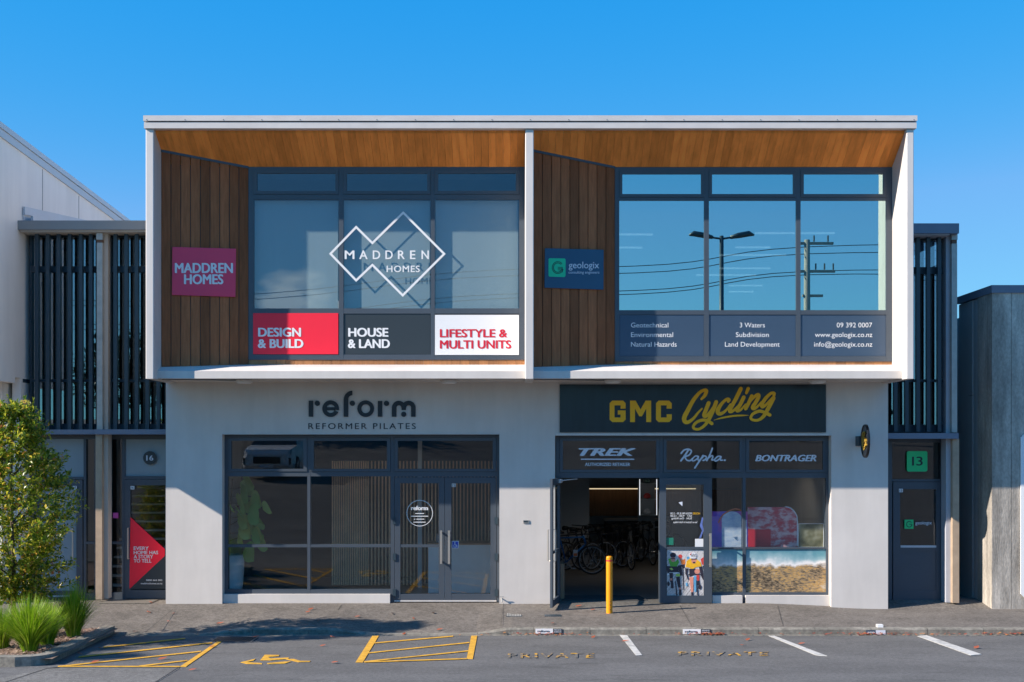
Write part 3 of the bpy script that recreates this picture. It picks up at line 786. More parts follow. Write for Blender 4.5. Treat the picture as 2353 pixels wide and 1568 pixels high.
# raised wall lettering of the pilates studio
WA = front(0)
def z3(x, y): return (680.1 + x * .125, 882.4 + y * .125)
def zr(mb, x0, x1, y0, y1, d1): a_, b_ = z3(x0, y0), z3(x1, y1); mb.rect(WA, a_[0], b_[0], a_[1], b_[1], 0, d1)
s = sign("wall_lettering", "dark raised lower case lettering with small tagline on pale wall", "sign", WA.P(832, 986))
m = MB(); dd = .025
def dot(x, y): c = z3(x, y); m.disc(WA, c[0], c[1], 48 * .125, 0, dd)
def rg(x, y, r0, r1, a0, a1, d=dd, n=30): c = z3(x, y); m.ring(WA, c[0], c[1], r0 * .125, r1 * .125, a0, a1, 0, d, n)
zr(m, 237, 318, 310, 605, dd); dot(394, 357)
rg(640, 457, 78, 153, -11, 337); zr(m, 548, 722, 430, 487, dd - .001)
zr(m, 880, 962, 285, 605, dd); rg(1037, 285, 75, 155, 90, 180, dd, 14); dot(1038, 357)
rg(1284, 457, 82, 153, 0, 360)
zr(m, 1508, 1588, 315, 605, dd); dot(1666, 360)
zr(m, 1765, 1847, 440, 605, dd); rg(1893, 440, 46, 128, 0, 180, dd, 18); rg(2072, 440, 46, 128, 0, 180, dd - .001, 18)
zr(m, 1943, 2022, 440, 482, dd - .002); zr(m, 2118, 2200, 440, 605, dd - .002); dot(1982, 560)
build(m, "lettering", ink, s)
m = MB().text(WA, "REFORMER PILATES", 708.6, 955.5, 973, 986.2, .006, bold=.006, space=1.28)
build(m, "tagline", ink, s)

# bike shop fascia sign
GS = front(0)
s = sign("fascia_sign", "wide black fascia board with gold block capitals and gold script", "sign", GS.P(1591, 994))
build(MB().rect(GS, 1286, 1897, 884, 994, 0, .03), "panel", signblack, s)
m = MB(); d = .034; e = 10.8
def zg2(x, y): return (1139.7 + x * .34, 864 + y * .34)
def blk(pts): m.poly(GS, [zg2(*p) for p in pts], .03, d)
blk([(785, 168), (858, 168), (875, 186), (875, 222), (841, 222), (841, 200), (800, 200), (800, 282), (841, 282), (841, 262), (822, 262), (822, 234), (875, 234), (875, 296), (858, 313), (785, 313), (767, 296), (767, 186)])
blk([(905, 168), (942, 168), (976, 228), (1010, 168), (1047, 168), (1047, 313), (1014, 313), (1014, 222), (985, 274), (967, 274), (938, 222), (938, 313), (905, 313)])
blk([(1098, 168), (1168, 168), (1186, 186), (1186, 222), (1152, 222), (1152, 200), (1113, 200), (1113, 282), (1152, 282), (1152, 260), (1186, 260), (1186, 296), (1168, 313), (1098, 313), (1080, 296), (1080, 186)])
build(m, "lettering", gold, s)
m = MB()
def cy(pts, ws, dz):
    q = [(1544.1 + x * .10937, 864 + y * .10937) for x, y in pts]
    m.stroke(GS, q, [w_ * .10937 for w_ in (ws if isinstance(ws, list) else [ws] * len(pts))], dz)
cy([(612, 490), (680, 420), (715, 330), (690, 300), (580, 350), (440, 520), (330, 720), (255, 870), (262, 955), (330, 975), (440, 900), (540, 780), (625, 690)], [50, 70, 80, 66, 70, 84, 92, 96, 90, 76, 60, 48, 34], .03400)
cy([(765, 570), (705, 720), (665, 830), (710, 850), (790, 760), (860, 650)], [84, 84, 80, 66, 50, 40], .03660)
cy([(922, 550), (850, 740), (770, 910), (680, 1040), (560, 1120), (460, 1110), (445, 1050), (520, 970), (640, 930), (750, 950), (830, 1005)], [84, 84, 78, 64, 56, 56, 58, 62, 66, 66, 74], .03920)
cy([(1170, 545), (1195, 505), (1150, 490), (1050, 570), (960, 710), (965, 790), (1040, 790), (1140, 710), (1220, 600)], [56, 60, 60, 66, 90, 84, 66, 50, 40], .04180)
cy([(1438, 270), (1330, 490), (1215, 700), (1215, 755), (1290, 725), (1390, 620)], [84, 84, 80, 72, 56, 40], .04440)
cy([(1498, 450), (1420, 610), (1355, 710), (1370, 740), (1440, 710), (1540, 600)], [80, 80, 76, 66, 50, 38], .04700)
cy([(1590, 270), (1550, 365)], [76, 60], .04960)
cy([(1665, 425), (1600, 570), (1535, 695)], [78, 78, 74], .05220)
cy([(1590, 590), (1700, 460), (1790, 400), (1805, 450), (1740, 570), (1680, 660), (1705, 695), (1780, 650), (1870, 550)], [40, 60, 76, 80, 80, 76, 66, 52, 40], .05480)
cy([(2125, 420), (2130, 370), (2060, 375), (1950, 480), (1875, 600), (1885, 655), (1960, 610), (2060, 500), (2110, 440)], [62, 66, 62, 74, 80, 70, 56, 44, 36], .05740)
cy([(2120, 470), (2010, 680), (1910, 850), (1800, 930), (1690, 930), (1640, 885), (1690, 800), (1820, 745), (1940, 775), (2040, 825)], [84, 84, 74, 60, 56, 58, 62, 68, 66, 74], .06000)
cy([(860, 935), (1030, 888), (1250, 848), (1440, 835), (1598, 832)], [4, 34, 40, 36, 6], .06260)
build(m, "script_lettering", gold, s)

# vinyl names on the bike shop top lights
GV = front(.17 + .012)
def z5(x, y): return (1305.1 + x * .1719, 1001.8 + y * .1719)
s = sign("window_lettering", "pale slanted capitals above a thin rule on left top light", "sign", GV.P(1395, 1072))
m = MB(); p0, p1 = z5(138, 168), z5(912, 265)
m.text(GV, "TREK", p0[0], p1[0], p0[1], p1[1], .006, shear=.32, bold=.045)
m.rect(GV, z5(172, 0)[0], z5(885, 0)[0], z5(0, 306)[1], z5(0, 321)[1], 0, .004)
m.text(GV, "AUTHORIZED RETAILER", z5(228, 0)[0], z5(832, 0)[0], z5(0, 361)[1], z5(0, 403)[1], .006, bold=.03)
build(m, "lettering", vinyl_grey, s)
s = sign("window_lettering", "pale handwritten script with full stop on middle top light", "sign", GV.P(1616, 1076))
m = MB()
for i, (pts, w_) in enumerate((([(1610, 190), (1560, 265), (1508, 335)], 24), ([(1512, 235), (1550, 192), (1610, 180), (1648, 205), (1620, 255), (1560, 280)], 22), ([(1560, 280), (1585, 322), (1630, 332), (1665, 300)], 20),
                               ([(1740, 275), (1700, 272), (1660, 312), (1672, 336), (1718, 312), (1745, 275), (1735, 320), (1765, 322)], 18), ([(1805, 262), (1750, 345), (1692, 430)], 22), ([(1775, 310), (1820, 270), (1848, 285), (1825, 325), (1800, 328), (1862, 312)], 18),
                               ([(1928, 165), (1893, 255), (1852, 332)], 22), ([(1872, 300), (1918, 266), (1935, 280), (1918, 322), (1950, 322)], 18), ([(2042, 277), (2000, 276), (1958, 316), (1972, 338), (2018, 312), (2044, 278), (2034, 324), (2062, 325)], 18), ([(2088, 326), (2094, 326)], 26))):
    m.stroke(GV, [z5(*p) for p in pts], w_ * .1719, .004 + i * .0026)
build(m, "script_lettering", vinyl_grey, s)
s = sign("window_lettering", "pale italic capitals on right top light beside the right pier", "sign", GV.P(1806, 1060))
build(MB().text(GV, "BONTRAGER", 1735, 1876, 1046, 1060, .006, shear=.28, bold=.042), "lettering", vinyl_grey, s)

# decals on the pilates doors
s = sign("door_decal", "round white outlined decal with small words on the glass door", "decal", DP.P(964.5, 1210))
m = MB(); c = (964.5, 1179.6); DV = front(.165 + .02)
m.ring(DV, c[0], c[1], 28.9, 30.2, 0, 360, 0, .003, 40)
m.text(DV, "reform", 944.5, 983.7, 1163, 1172.4, .004, bold=.042)
for x0, x1, y in ((954, 974.5, 1180.3), (944.5, 984, 1186.6), (951, 954.5, 1193.3), (957, 975, 1193.3), (950, 978, 1200.2)): m.rect(DV, x0, x1, y - .8, y + .8, 0, .003)
build(m, "lettering", vinyl_white, s)
s = sign("door_sticker", "blue and white wheelchair access sticker on the glass door", "sticker", DV.P(1046, 1260))
build(MB().rect(DV, 1038, 1054.2, 1243.4, 1260.3, 0, .003), "border", vinyl_white, s)
build(MB().rect(DV, 1039.3, 1052.9, 1244.7, 1259, .003, .0045), "field", mat("access_blue", (.01, .06, .45), .4), s)
m = MB(); m.disc(DV, 1045.2, 1247, 1.3, .0045, .006); m.stroke(DV, [(1045, 1248.5), (1045.3, 1252.5), (1049, 1252.8), (1050.8, 1256.5)], 1.5, .006, smooth=False); m.ring(DV, 1045.6, 1254, 2.9, 4.0, 150, 350, .0045, .0065, 14)
build(m, "figure", vinyl_white, s)
for x, y, pl, lb, tx in ((1042.5, 1115.5, DV, "small white number plate on the right pilates door", "15"), (172, 1121, front(.585), "small white number plate on the door behind the tree", "17"), (304.5, 1121, front(.585), "small white number plate on the door with red triangle", "16"), (2070, 1127.5, front(.585), "small white number plate on the far right door", "13")):
    s = sign("number_plate", lb, "number plate", pl.P(x, y + 4), "number plates on the doors")
    build(MB().rect(pl, x - 4.5, x + 4.5, y - 4, y + 4, 0, .004), "plate", vinyl_white, s)
    build(MB().text(pl, tx, x - 3, x + 3, y - 2.6, y + 2.6, .006, bold=.02), "lettering", ink, s)

# stickers on the folded back leaf (seen from behind, so the words run backwards)
RV = front(.03 + .022)
s = sign("door_lettering", "reversed opening hours in yellow and white on the open leaf", "lettering", RV.P(1574, 1202))
m = MB(); m.text(RV, "HOURS", 1592, 1608.3, 1178, 1182.5, .004, bold=.02, flip=True); build(m, "heading", gold, s)
m = MB()
for b, x0, x1, y in (("MON-FRI 8.30 - 5.30", 1540.5, 1590, 1178), ("SAT   9.00 - 12.00", 1540.5, 1590, 1183.6), ("SUN   Out Riding", 1543, 1590, 1189.3), ("See our Facebook for Public Holidays", 1547, 1602, 1198)):
    m.text(RV, b, x0, x1, y, y + 4.3, .004, bold=.012, flip=True)
build(m, "lettering", vinyl_white, s)
tag(build(MB().rect(RV, 1597, 1616, 1238.5, 1257, 0, .003), "notice", vinyl_white), "blank white square notice above the racing cyclists poster", "notice")
tag(build(MB().rect(RV, 1531, 1547.5, 1236, 1252.5, 0, .003), "notice", mat("green_film", (.02, .20, .13), .4)), "dark green sticker low on the open leaf glass", "sticker")
tag(build(MB().poly(RV, [(1559, 1155), (1568, 1153), (1568, 1163.5)], 0, .003), "sticker", vinyl_grey), "pale triangular sticker on the open leaf glass", "sticker")
tag(build(MB().poly(RV, [(1613.5, 1188), (1616, 1192), (1614, 1206), (1617, 1218), (1611, 1236), (1606, 1238), (1613, 1220), (1608, 1209)], 0, .003), "banner", [mat("blue_white_cloth", (.12, .18, .48), .6, var=.6, scale=9)]), "blue and white ribbon banner at the edge of the open leaf", "banner")
# cyclists poster
def zp(x, y): return (1516.5 + x * .08795, 1250 + y * .08795)
s = sign("poster", "poster of racing cyclists in green and yellow jerseys", "poster", RV.P(1576, 1370))
build(MB().poly(RV, [zp(180, 145), zp(1172, 160), zp(1178, 1372), zp(180, 1350)], 0, .002), "sheet", mat("poster_paper", (.62, .60, .60), .5, var=.08, scale=5), s)
pc = dict(k=(.03, .025, .04), g=(.12, .42, .05), y=(.85, .45, .02), r=(.62, .06, .05), s=(.70, .28, .20), w=(.75, .75, .78), b=(.12, .38, .62), l=(.45, .62, .12), o=(.75, .2, .04))
pm = {}; dz = [.003]
def pp(c, *pts):
    pm.setdefault(c, MB()).poly(RV, [zp(*p) for p in pts], .002, dz[0]); dz[0] += .00012
def po(c, x, y, rx, ry, n=14):
    pp(c, *[(x + rx * math.cos(2 * math.pi * i / n), y + ry * math.sin(2 * math.pi * i / n)) for i in range(n)])
def limb(c, x0, y0, x1, y1, w0, w1):
    t = Vector((x1 - x0, y1 - y0)).normalized(); n_ = Vector((-t.y, t.x))
    pp(c, (x0 + n_.x * w0, y0 + n_.y * w0), (x1 + n_.x * w1, y1 + n_.y * w1), (x1 - n_.x * w1, y1 - n_.y * w1), (x0 - n_.x * w0, y0 - n_.y * w0))
po("r", 530, 330, 55, 55); po("s", 545, 410, 34, 40); pp("o", (540, 440), (660, 390), (660, 540), (560, 535)); limb("k", 600, 540, 620, 640, 50, 30); limb("k", 600, 640, 625, 1210, 14, 12)
po("b", 735, 370, 40, 40); pp("r", (1060, 400), (1165, 330), (1170, 570), (1100, 540)); limb("k", 1130, 570, 1150, 700, 18, 10)
limb("k", 215, 580, 215, 760, 40, 28); limb("k", 510, 560, 560, 830, 50, 30); pp("g", (215, 400), (300, 360), (400, 470), (470, 390), (500, 480), (440, 590), (270, 590)); po("s", 340, 400, 62, 75); po("k", 340, 295, 78, 68); pp("k", (290, 375), (395, 375), (390, 398), (295, 398))
pp("k", (250, 590), (470, 590), (500, 740), (240, 740)); pp("w", (180, 790), (480, 740), (480, 765), (185, 812)); pp("l", (245, 640), (300, 625), (350, 670), (300, 690)); pp("l", (410, 790), (510, 780), (530, 850), (420, 850))
limb("k", 290, 760, 300, 1000, 48, 34); limb("s", 285, 900, 300, 955, 30, 26); limb("k", 310, 960, 325, 1160, 30, 36); limb("k", 465, 860, 510, 1140, 50, 34); limb("s", 520, 1140, 520, 1190, 26, 24); limb("k", 525, 1190, 530, 1340, 26, 34); limb("k", 405, 980, 440, 1340, 12, 18); po("k", 222, 1045, 34, 60)
limb("k", 700, 640, 690, 800, 44, 26); limb("k", 1060, 600, 1110, 860, 44, 30); limb("k", 1110, 860, 1145, 935, 26, 22)
pp("y", (668, 610), (700, 450), (800, 375), (870, 470), (950, 400), (1060, 480), (1085, 585), (940, 610), (840, 665), (750, 620)); po("s", 885, 440, 66, 80); po("w", 865, 310, 100, 86); 
for i in range(5): limb("k", 800 + i * 32, 260 + (i % 2) * 14, 835 + i * 30, 345, 9, 5)
pp("r", (800, 250), (830, 225), (800, 290), (770, 290)); pp("k", (815, 385), (960, 385), (950, 410), (820, 410)); po("k", 890, 490, 34, 22)
pp("k", (760, 650), (930, 650), (920, 800), (770, 860)); po("s", 970, 720, 72, 66); limb("s", 820, 870, 840, 1260, 52, 26); limb("r", 990, 790, 1000, 960, 40, 26); limb("k", 1000, 960, 1010, 1080, 28, 36); po("k", 1040, 1130, 45, 62); limb("k", 840, 1270, 845, 1360, 26, 30)
limb("b", 915, 840, 920, 1250, 30, 20); limb("k", 950, 960, 990, 1350, 10, 16); limb("k", 740, 800, 1100, 800, 12, 12); limb("k", 700, 800, 735, 930, 20, 14); limb("b", 690, 1020, 700, 1100, 20, 20)
pr = MB(); pml = []
for c, mb in pm.items():
    pr.k = len(pml); pml.append(mat("poster_ink_" + c, pc[c], .5, var=.25, scale=20)); pr.add(mb.v, mb.f)
build(pr, "print", pml, s)

# door number disc, door sticker and the rest of the glass graphics come with the link buildings
LW = front(.60)

# ------------------------------------------------------------------ link buildings either side (slatted screens over recessed doors)
YK = .62
def link(name, label, base):
    return thing(name, label, "building", base)
lk = link("link_building", "recessed entrance block with two slatted navy bays beside the leafy tree", (-7.6, YK, 0))
LP, LF = front(YK), front(.36)
XN = -9.2                                                  # neighbour's side wall
# upper bays: glass behind vertical louvre blades
def upper_bay(root, x0, x1, y0, y1, fins, rails, glass_m, yb=.5):
    P_ = front(yb)
    f = MB(); f.rect(P_, x0, x0 + 5, y0, y1, -.1, 0); f.rect(P_, x1 - 5, x1, y0, y1, -.1, 0)
    for r0, r1 in rails: f.rect(P_, x0 + 5, x1 - 5, r0, r1, -.1, -.002)
    w_ = build(f, "window", dark2, root)
    for (r0, r1), (r2, r3) in zip(rails[:-1], rails[1:]): build(MB().rect(P_, x0 + 4.5, x1 - 4.5, r1 - .4, r2 + .4, -.056, -.05), "pane", glass_m, w_)
    for k, x in enumerate(fins):
        m = MB(); X = WX(x, yb - .16); m.ext([(X - .033, yb - .16), (X + .033, yb - .16), (X + .022, yb - .05), (X - .022, yb - .05)], 'z', WZ(y1 - 2, .3), WZ(y0 + 1, .3))
        build(m, "louvre_blade", dark2, root)
rails = [(532, 546), (612, 626), (872, 878), (974, 990)]
upper_bay(lk, 68, 226, 532, 990, [83.7, 109.1, 134, 159.5, 185, 208.4], rails, g_link)
upper_bay(lk, 247, 388, 532, 990, [264.6, 289.6, 313.4, 338, 363], rails, g_link)
m = MB(); m.box(XN - .05, WX(384, .2), .10, 6, WZ(528, .1), WZ(507, .1)); build(m, "roof_fascia", mat("mid_grey_flashing", (.27, .265, .26), .5, var=.04), lk)
m = MB(); m.box(XN + .02, WX(384, .2), .16, .5, WZ(533.5, .16), WZ(528.4, .16)); m.rect(front(.33), 236, 248, 534, 1376, -.2, 0); build(m, "jamb", beige, lk)
m = MB(); m.rect(front(.22), 222.3, 235.3, 558, 987, -.1, 0); m.rect(front(.22), 221.5, 236, 536, 551, -.1, .01)
build(m, "column", grey_steel, lk)
brown_steel = mat("brown_column_steel", (.40, .30, .21), .6, var=.2, scale=4)  # brown tint for the lower column parts
build(MB().rect(front(.22), 219.5, 234.5, 999, 1378, -.1, 0), "column", brown_steel, lk)
m = MB(); m.rect(front(.23), 222, 235, 551.4, 557.6, -.08, 0); build(m, "column_collar", mat("rust_brown_band", (.14, .075, .045), .6), lk)
m = MB(); m.rect(front(.25), 80, 219, 987.5, 998.5, -.3, 0); m.rect(front(.16), 218, 384, 987, 998.5, -.35, 0); build(m, "door_hood", blue_metal, lk)
# roof upstand flashing along the neighbour's wall
m = MB(); q = WX(62, .3)
z0 = WZ(475, .3); m.ext([(.3, z0), (4.5, z0 + .51), (4.5, z0 + .36), (.3, z0 - .15)], 'x', XN + .02, XN + .05); m.ext([(.31, z0 - .04), (4.4, z0 + .46), (4.4, 7.0), (.31, 7.0)], 'x', XN + .004, XN + .018); m.ext([(.4, z0 - .16), (4.4, z0 + .33), (4.4, 7.0), (.4, 7.0)], 'x', XN + .12, XN + .16)
build(m, "roof_flashing", nb_flash, lk)
# ground level doors
f = MB()
f.rect(LP, 68, 77, 1000, 1378, -.1, 0); f.rect(LP, 192, 198, 1000, 1378, -.1, 0); f.rect(LP, 217, 222, 1000, 1378, -.1, 0); f.rect(LP, 77, 192, 1000, 1009, -.1, -.002); f.rect(LP, 77, 192, 1096, 1102, -.1, -.002); f.rect(LP, 198, 217, 1000, 1010, -.1, -.002); f.rect(LP, 198, 217, 1245, 1251, -.1, -.002); f.rect(LP, 198, 217, 1364, 1378, -.1, -.002)
w_ = build(f, "window", dark, lk); w_["label"] = "door surround behind the tree"
build(MB().rect(LP, 76.5, 192.5, 1008.5, 1096.5, -.05, -.04), "pane", frost, w_)
build(MB().rect(LP, 197.5, 217.5, 1009.5, 1245.5, -.05, -.044), "pane", g_shop, w_); build(MB().rect(LP, 197.5, 217.5, 1250.5, 1364.5, -.05, -.044), "pane", g_shop, w_)
f = MB().frame(LP, 78, 190, 1103, 1376, 14, -.06, .01, 14, 18); dd_ = build(f, "door", dark, lk); dd_["label"] = "frosted navy door behind the tree"
build(MB().rect(LP, 91.5, 176.5, 1116.5, 1358.5, -.04, -.03), "pane", frost, dd_)
m = MB(); X = WX(170, YK); m.tube([(X, YK - .012, WZ(1284, YK)), (X, YK - .07, WZ(1284, YK)), (X, YK - .07, WZ(1213, YK)), (X, YK - .012, WZ(1213, YK))], .013); build(m, "handle", steel, dd_)
build(MB().rect(LP, 79, 182, 1368.5, 1371.5, .01, .03), "kick_strip", nb_flash, dd_)
f = MB()
f.rect(LP, 244, 254, 1000, 1378, -.1, 0); f.rect(LP, 280, 287, 1000, 1378, -.1, 0); f.rect(LP, 254, 280, 1000, 1010, -.1, -.002); f.rect(LP, 254, 280, 1245, 1251, -.1, -.002); f.rect(LP, 254, 280, 1362, 1378, -.1, -.002); f.rect(LP, 287, 392, 1000, 1010, -.1, -.002); f.rect(LP, 287, 392, 1094.5, 1102, -.1, -.002)
w_ = build(f, "window", dark, lk); w_["label"] = "door surround beside the left pier"
build(MB().rect(LP, 286.5, 392, 1009.5, 1095, -.05, -.04), "pane", frost, w_)
build(MB().rect(LP, 253.5, 280.5, 1009.5, 1245.5, -.05, -.044), "pane", g_shop, w_); build(MB().rect(LP, 253.5, 280.5, 1250.5, 1362.5, -.05, -.044), "pane", g_shop, w_)
f = MB().frame(LP, 287.5, 392, 1102.5, 1376, 12, -.06, .01, 13, 20); dd_ = build(f, "door", dark, lk); dd_["label"] = "glazed navy door with the red triangle"
build(MB().rect(LP, 299, 381, 1115, 1356.5, -.036, -.03), "pane", g_shop, dd_)
m = MB(); X = WX(296.5, YK); m.tube([(X, YK - .012, WZ(1284, YK)), (X, YK - .07, WZ(1284, YK)), (X, YK - .07, WZ(1213, YK)), (X, YK - .012, WZ(1213, YK))], .013); build(m, "handle", steel, dd_)
m = MB(); m.box(XN, WX(384, YK), 4.0, 4.1, 0, 6.9); m.box(XN, WX(390, YK), YK + .12, 4, 3.2, 3.3); m.box(XN + .001, WX(390, YK), YK + .1, 4, -.1, .01); build(m, "interior_wall", interior_dk, lk)
m = MB()
for i in range(13): m.box(-8.0 + i * .0, -6.6, 1.3 + i * .16, 1.3 + i * .16 + .14, .17 * (i + 1), .17 * (i + 1) + .04)
build(m, "stair", interior_m, lk)
# graphics of the link doors
GL = front(YK - .005)
s = sign("door_number", "dark round disc numbered sixteen on frosted pane", "sign", GL.P(344.5, 1068))
build(MB().disc(GL, 344.4, 1052.5, 15.5, .04, .044), "disc", charcoal, s); build(MB().text(GL, "16", 336.5, 352.5, 1047, 1058.5, .047, bold=.02), "lettering", vinyl_grey, s)
for o in s.children: o.location.y += .04
s = sign("door_number", "small red number lettering on frosted pane behind the tree", "sign", GL.P(134, 1058))
build(MB().text(GL, "No. 17", 121.5, 147.5, 1049.5, 1056.5, .003, bold=.02), "lettering", red_text, s)
s = sign("door_poster", "red triangle poster with white capitals on black door glass", "poster", GL.P(338, 1354))
def z6(x, y): return (x * .258, 992.6 + y * .258)
build(MB().poly(GL, [z6(1155, 1400), z6(1470, 1100), z6(1470, 1400)], -.012, .003), "black_corner", charcoal, s)
build(MB().poly(GL, [z6(1163, 762), z6(1468, 1045), z6(1468, 1105), z6(1153, 1400)], -.012, .006), "red_triangle", red, s)
m = MB()
for b, x1, y0, y1 in (("EVERY", 1325, 1022, 1052), ("HOME HAS", 1410, 1060, 1090), ("A STORY", 1365, 1097, 1127), ("TO TELL", 1350, 1134, 1164)):
    p, q = z6(1192, y0), z6(x1, y1); m.text(GL, b, p[0], q[0], p[1], q[1], .009, bold=.019)
for b, x0, y0, y1 in (("0800 666 000", 1302, 1314, 1328), ("maddrenhomes.co.nz", 1256, 1343, 1357)):
    p, q = z6(x0, y0), z6(1447, y1); m.text(GL, b, p[0], q[0], p[1], q[1], .009, bold=.02)
build(m, "lettering", vinyl_white, s)
tag(build(MB().rect(GL, 259.5, 271.5, 1178.5, 1191, -.01, .002), "sticker", mat("pink_paper", (.62, .09, .38), .6)), "small pink sticker on the narrow side window", "sticker")

rk = link("link_building", "recessed entrance block with one slatted navy bay near concrete wall", (7.7, YK, 0))
upper_bay(rk, 2036, 2176, 534, 994, [2058.5, 2084, 2110, 2134, 2159], [(534, 552), (614, 630), (872, 878), (976, 994)], g_link)
m = MB(); m.box(WX(2030, .1), WX(2204, .1), .10, 5, WZ(536.5, .1), WZ(513.5, .1)); build(m, "roof_fascia", blue_metal, rk)
m = MB(); m.box(WX(2036, .2), WX(2180, .2), .16, .5, WZ(541, .16), WZ(537, .16)); m.rect(front(.34), 2174, 2186.5, 541.5, 1385, -.25, 0); build(m, "jamb", mat("shade_tinted_white", (.40, .42, .47), .6), rk)  # whitish jamb; the shade on it is mixed into this blue-grey colour
m = MB(); m.rect(front(.24), 2187, 2199.5, 560, 994, -.1, 0); m.rect(front(.24), 2186.5, 2200, 539, 551.5, -.1, .01)
build(m, "column", grey_steel, rk)
build(MB().rect(front(.24), 2189, 2204, 1009, 1386, -.1, 0), "column", brown_steel, rk)
m = MB(); m.rect(front(.25), 2187.5, 2199, 552, 559.5, -.08, 0); build(m, "column_collar", bpy.data.materials["rust_brown_band"], rk)
m = MB(); m.rect(front(.16), 2040, 2203, 995.5, 1008.5, -.35, 0); build(m, "door_hood", blue_metal, rk)
f = MB(); f.rect(LP, 2034, 2050, 1008, 1384, -.1, 0); f.rect(LP, 2163.5, 2177, 1008, 1384, -.1, 0); f.rect(LP, 2050, 2163.5, 1008, 1017, -.1, -.002); f.rect(LP, 2050, 2163.5, 1101.5, 1107, -.1, -.002)
w_ = build(f, "window", dark, rk); pane(LP, (2049.5, 2164, 1016.5, 1102), -.04, g_shop, w_)
f = MB(); f.rect(LP, 2052, 2068, 1107.8, 1379, -.06, .01); f.rect(LP, 2151, 2168, 1107.8, 1379, -.06, .01)
for y0, y1 in ((1107.8, 1124.5), (1254, 1266), (1357, 1379)): f.rect(LP, 2068, 2151, y0, y1, -.06, .008)
dd_ = build(f, "door", dark, rk); pane(LP, (2067.5, 2151.5, 1124, 1254.5), -.03, g_shop, dd_)
build(MB().rect(LP, 2067.5, 2151.5, 1265.5, 1357.5, -.04, -.006), "lower_panel", dark, dd_)
build(MB().rect(LP, 2069, 2151, 1253.5, 1258.5, .008, .016), "midrail", nb_flash, dd_)
m = MB(); m.box(WX(2036, YK), WX(2200, YK), 4, 4.1, 0, 6.9); m.box(WX(2036, YK), WX(2190, YK), YK + .12, 4, 3.2, 3.3); m.box(WX(2190, .5), WX(2198, .5), .5, 5, -.1, 6.5); build(m, "interior_wall", interior_dk, rk)
s = sign("door_number", "green rounded square numbered thirteen above the right door", "sign", GL.P(2107, 1084))
c = 3; q = [(2084, 1037), (2131, 1037), (2131, 1084), (2084, 1084)]
m = MB().poly(GL, [(2084 + c, 1037), (2131 - c, 1037), (2131, 1037 + c), (2131, 1084 - c), (2131 - c, 1084), (2084 + c, 1084), (2084, 1084 - c), (2084, 1037 + c)], -.02, .003)
build(m, "plate", green, s); build(MB().text(GL, "13", 2095.5, 2120, 1050, 1070, .006, bold=.008, space=.78), "lettering", ink, s)
s = sign("door_decal", "small green square emblem with pale name on right door glass", "decal", GL.P(2110, 1216))
build(MB().rect(GL, 2078.5, 2099, 1194.5, 1215.5, -.02, .003), "emblem", green, s)
m = MB(); m.stroke(GL, [(2089 + 6 * math.cos(R(t)), 1205 - 6.5 * math.sin(R(t))) for t in range(40, 350, 20)], 1.6, .005); m.stroke(GL, [(2089, 1205), (2095, 1205), (2095, 1209)], 1.4, .0055, smooth=False)
build(m, "emblem_letter", ink, s)
build(MB().text(GL, "geologix", 2103, 2141, 1197.5, 1205.5, .004, bold=.01), "lettering", vinyl_grey, s)

# ------------------------------------------------------------------ neighbour on the left and concrete building on the right
nb = thing("neighbour_building", "pale rendered building with sloping roof edge at the left", "building", (-12, 2, 0))
m = MB()
prof = [(-1.47, 4.09), (0.0, 4.09), (.0, 4.2), (.24, 4.2), (.24, -.4), (13, -.4), (13, 7.95), (-1.47, 8.71)]
m.ext(prof, 'x', XN - .16, XN)
m.box(-17, XN - .161, -.5, 12, 4.3, 8.2); m.box(-17, XN - .161, YL, .3, 4.104, 4.3); m.box(-17, -9.45, 0, 12, -.4, 4.1)
build(m, "wall", nb_wall, nb)
m = MB(); m.ext([(-1.7, 8.53), (14, 7.72), (14, 7.86), (-1.7, 8.67)], 'x', XN, XN + .03); m.ext([(-1.72, 8.675), (14.1, 7.865), (14.1, 7.97), (-1.72, 8.78)], 'x', -17, XN + .05); build(m, "roof_edge", nb_flash, nb)
m = MB()
for x in (97.5, 181): 
    Y = XN * F / (x - CX) - D; m.box(XN, XN + .004, Y - .012, Y + .012, 6.6, 8.75 - (Y + 1.5) * .0516 - .26)
build(m, "panel_joint", mat("joint_grey", (.25, .25, .26), .7), nb)
m = MB(); m.box(XN, XN + .006, .32, .62, 4.12, 4.19); build(m, "slot_vent", dark2, nb)

cb = thing("concrete_building", "board marked concrete building with dark metal coping at far right", "building", (10.5, 1, 0))
XC = 8.89
m = MB(); x = XC; i = 0
random.seed(3)
while x < 16:
    w_ = random.choice((.30, .36, .42, .52)); m.box(x, x + w_ - .009, -random.random() * .008, .4, -.3, 5.76); x += w_
y = .002
while y < .64: m.box(XC - .004 - random.random() * .004, XC + .3, max(y, .0), y + .21, -.3, 5.755); y += .215
build(m, "wall", concrete, cb)
m = MB(); m.box(XC - .02, 16, -.03, 1.6, 5.757, 5.90); build(m, "coping", blue_metal, cb)
m = MB(); m.box(XC + .01, XC + .4, .66, .88, -.3, 5.74); m.box(XC + .0, XC + .4, .885, 1.12, -.3, 3.9); m.box(XC + .0, XC + .4, .885, 1.12, 3.91, 5.74); m.box(XC + .01, XC + .4, 1.125, 1.58, -.3, 5.74); m.box(XC + .4, 16, .41, 9, -.3, 5.6)
build(m, "dark_cladding", clad_dark, cb)
s = sign("wall_sign", "white rounded panel cut off by the right edge on concrete", "sign", (9.6, -.05, 0))
m = MB(); c = 9; x0, x1, y0, y1 = 2344.5, 2460, 997, 1374
build(m.poly(front(-.012), [(x0 + c, y0), (x1, y0), (x1, y1), (x0 + c, y1), (x0, y1 - c), (x0, y0 + c)], -.0, .02), "panel", vinyl_white, s)

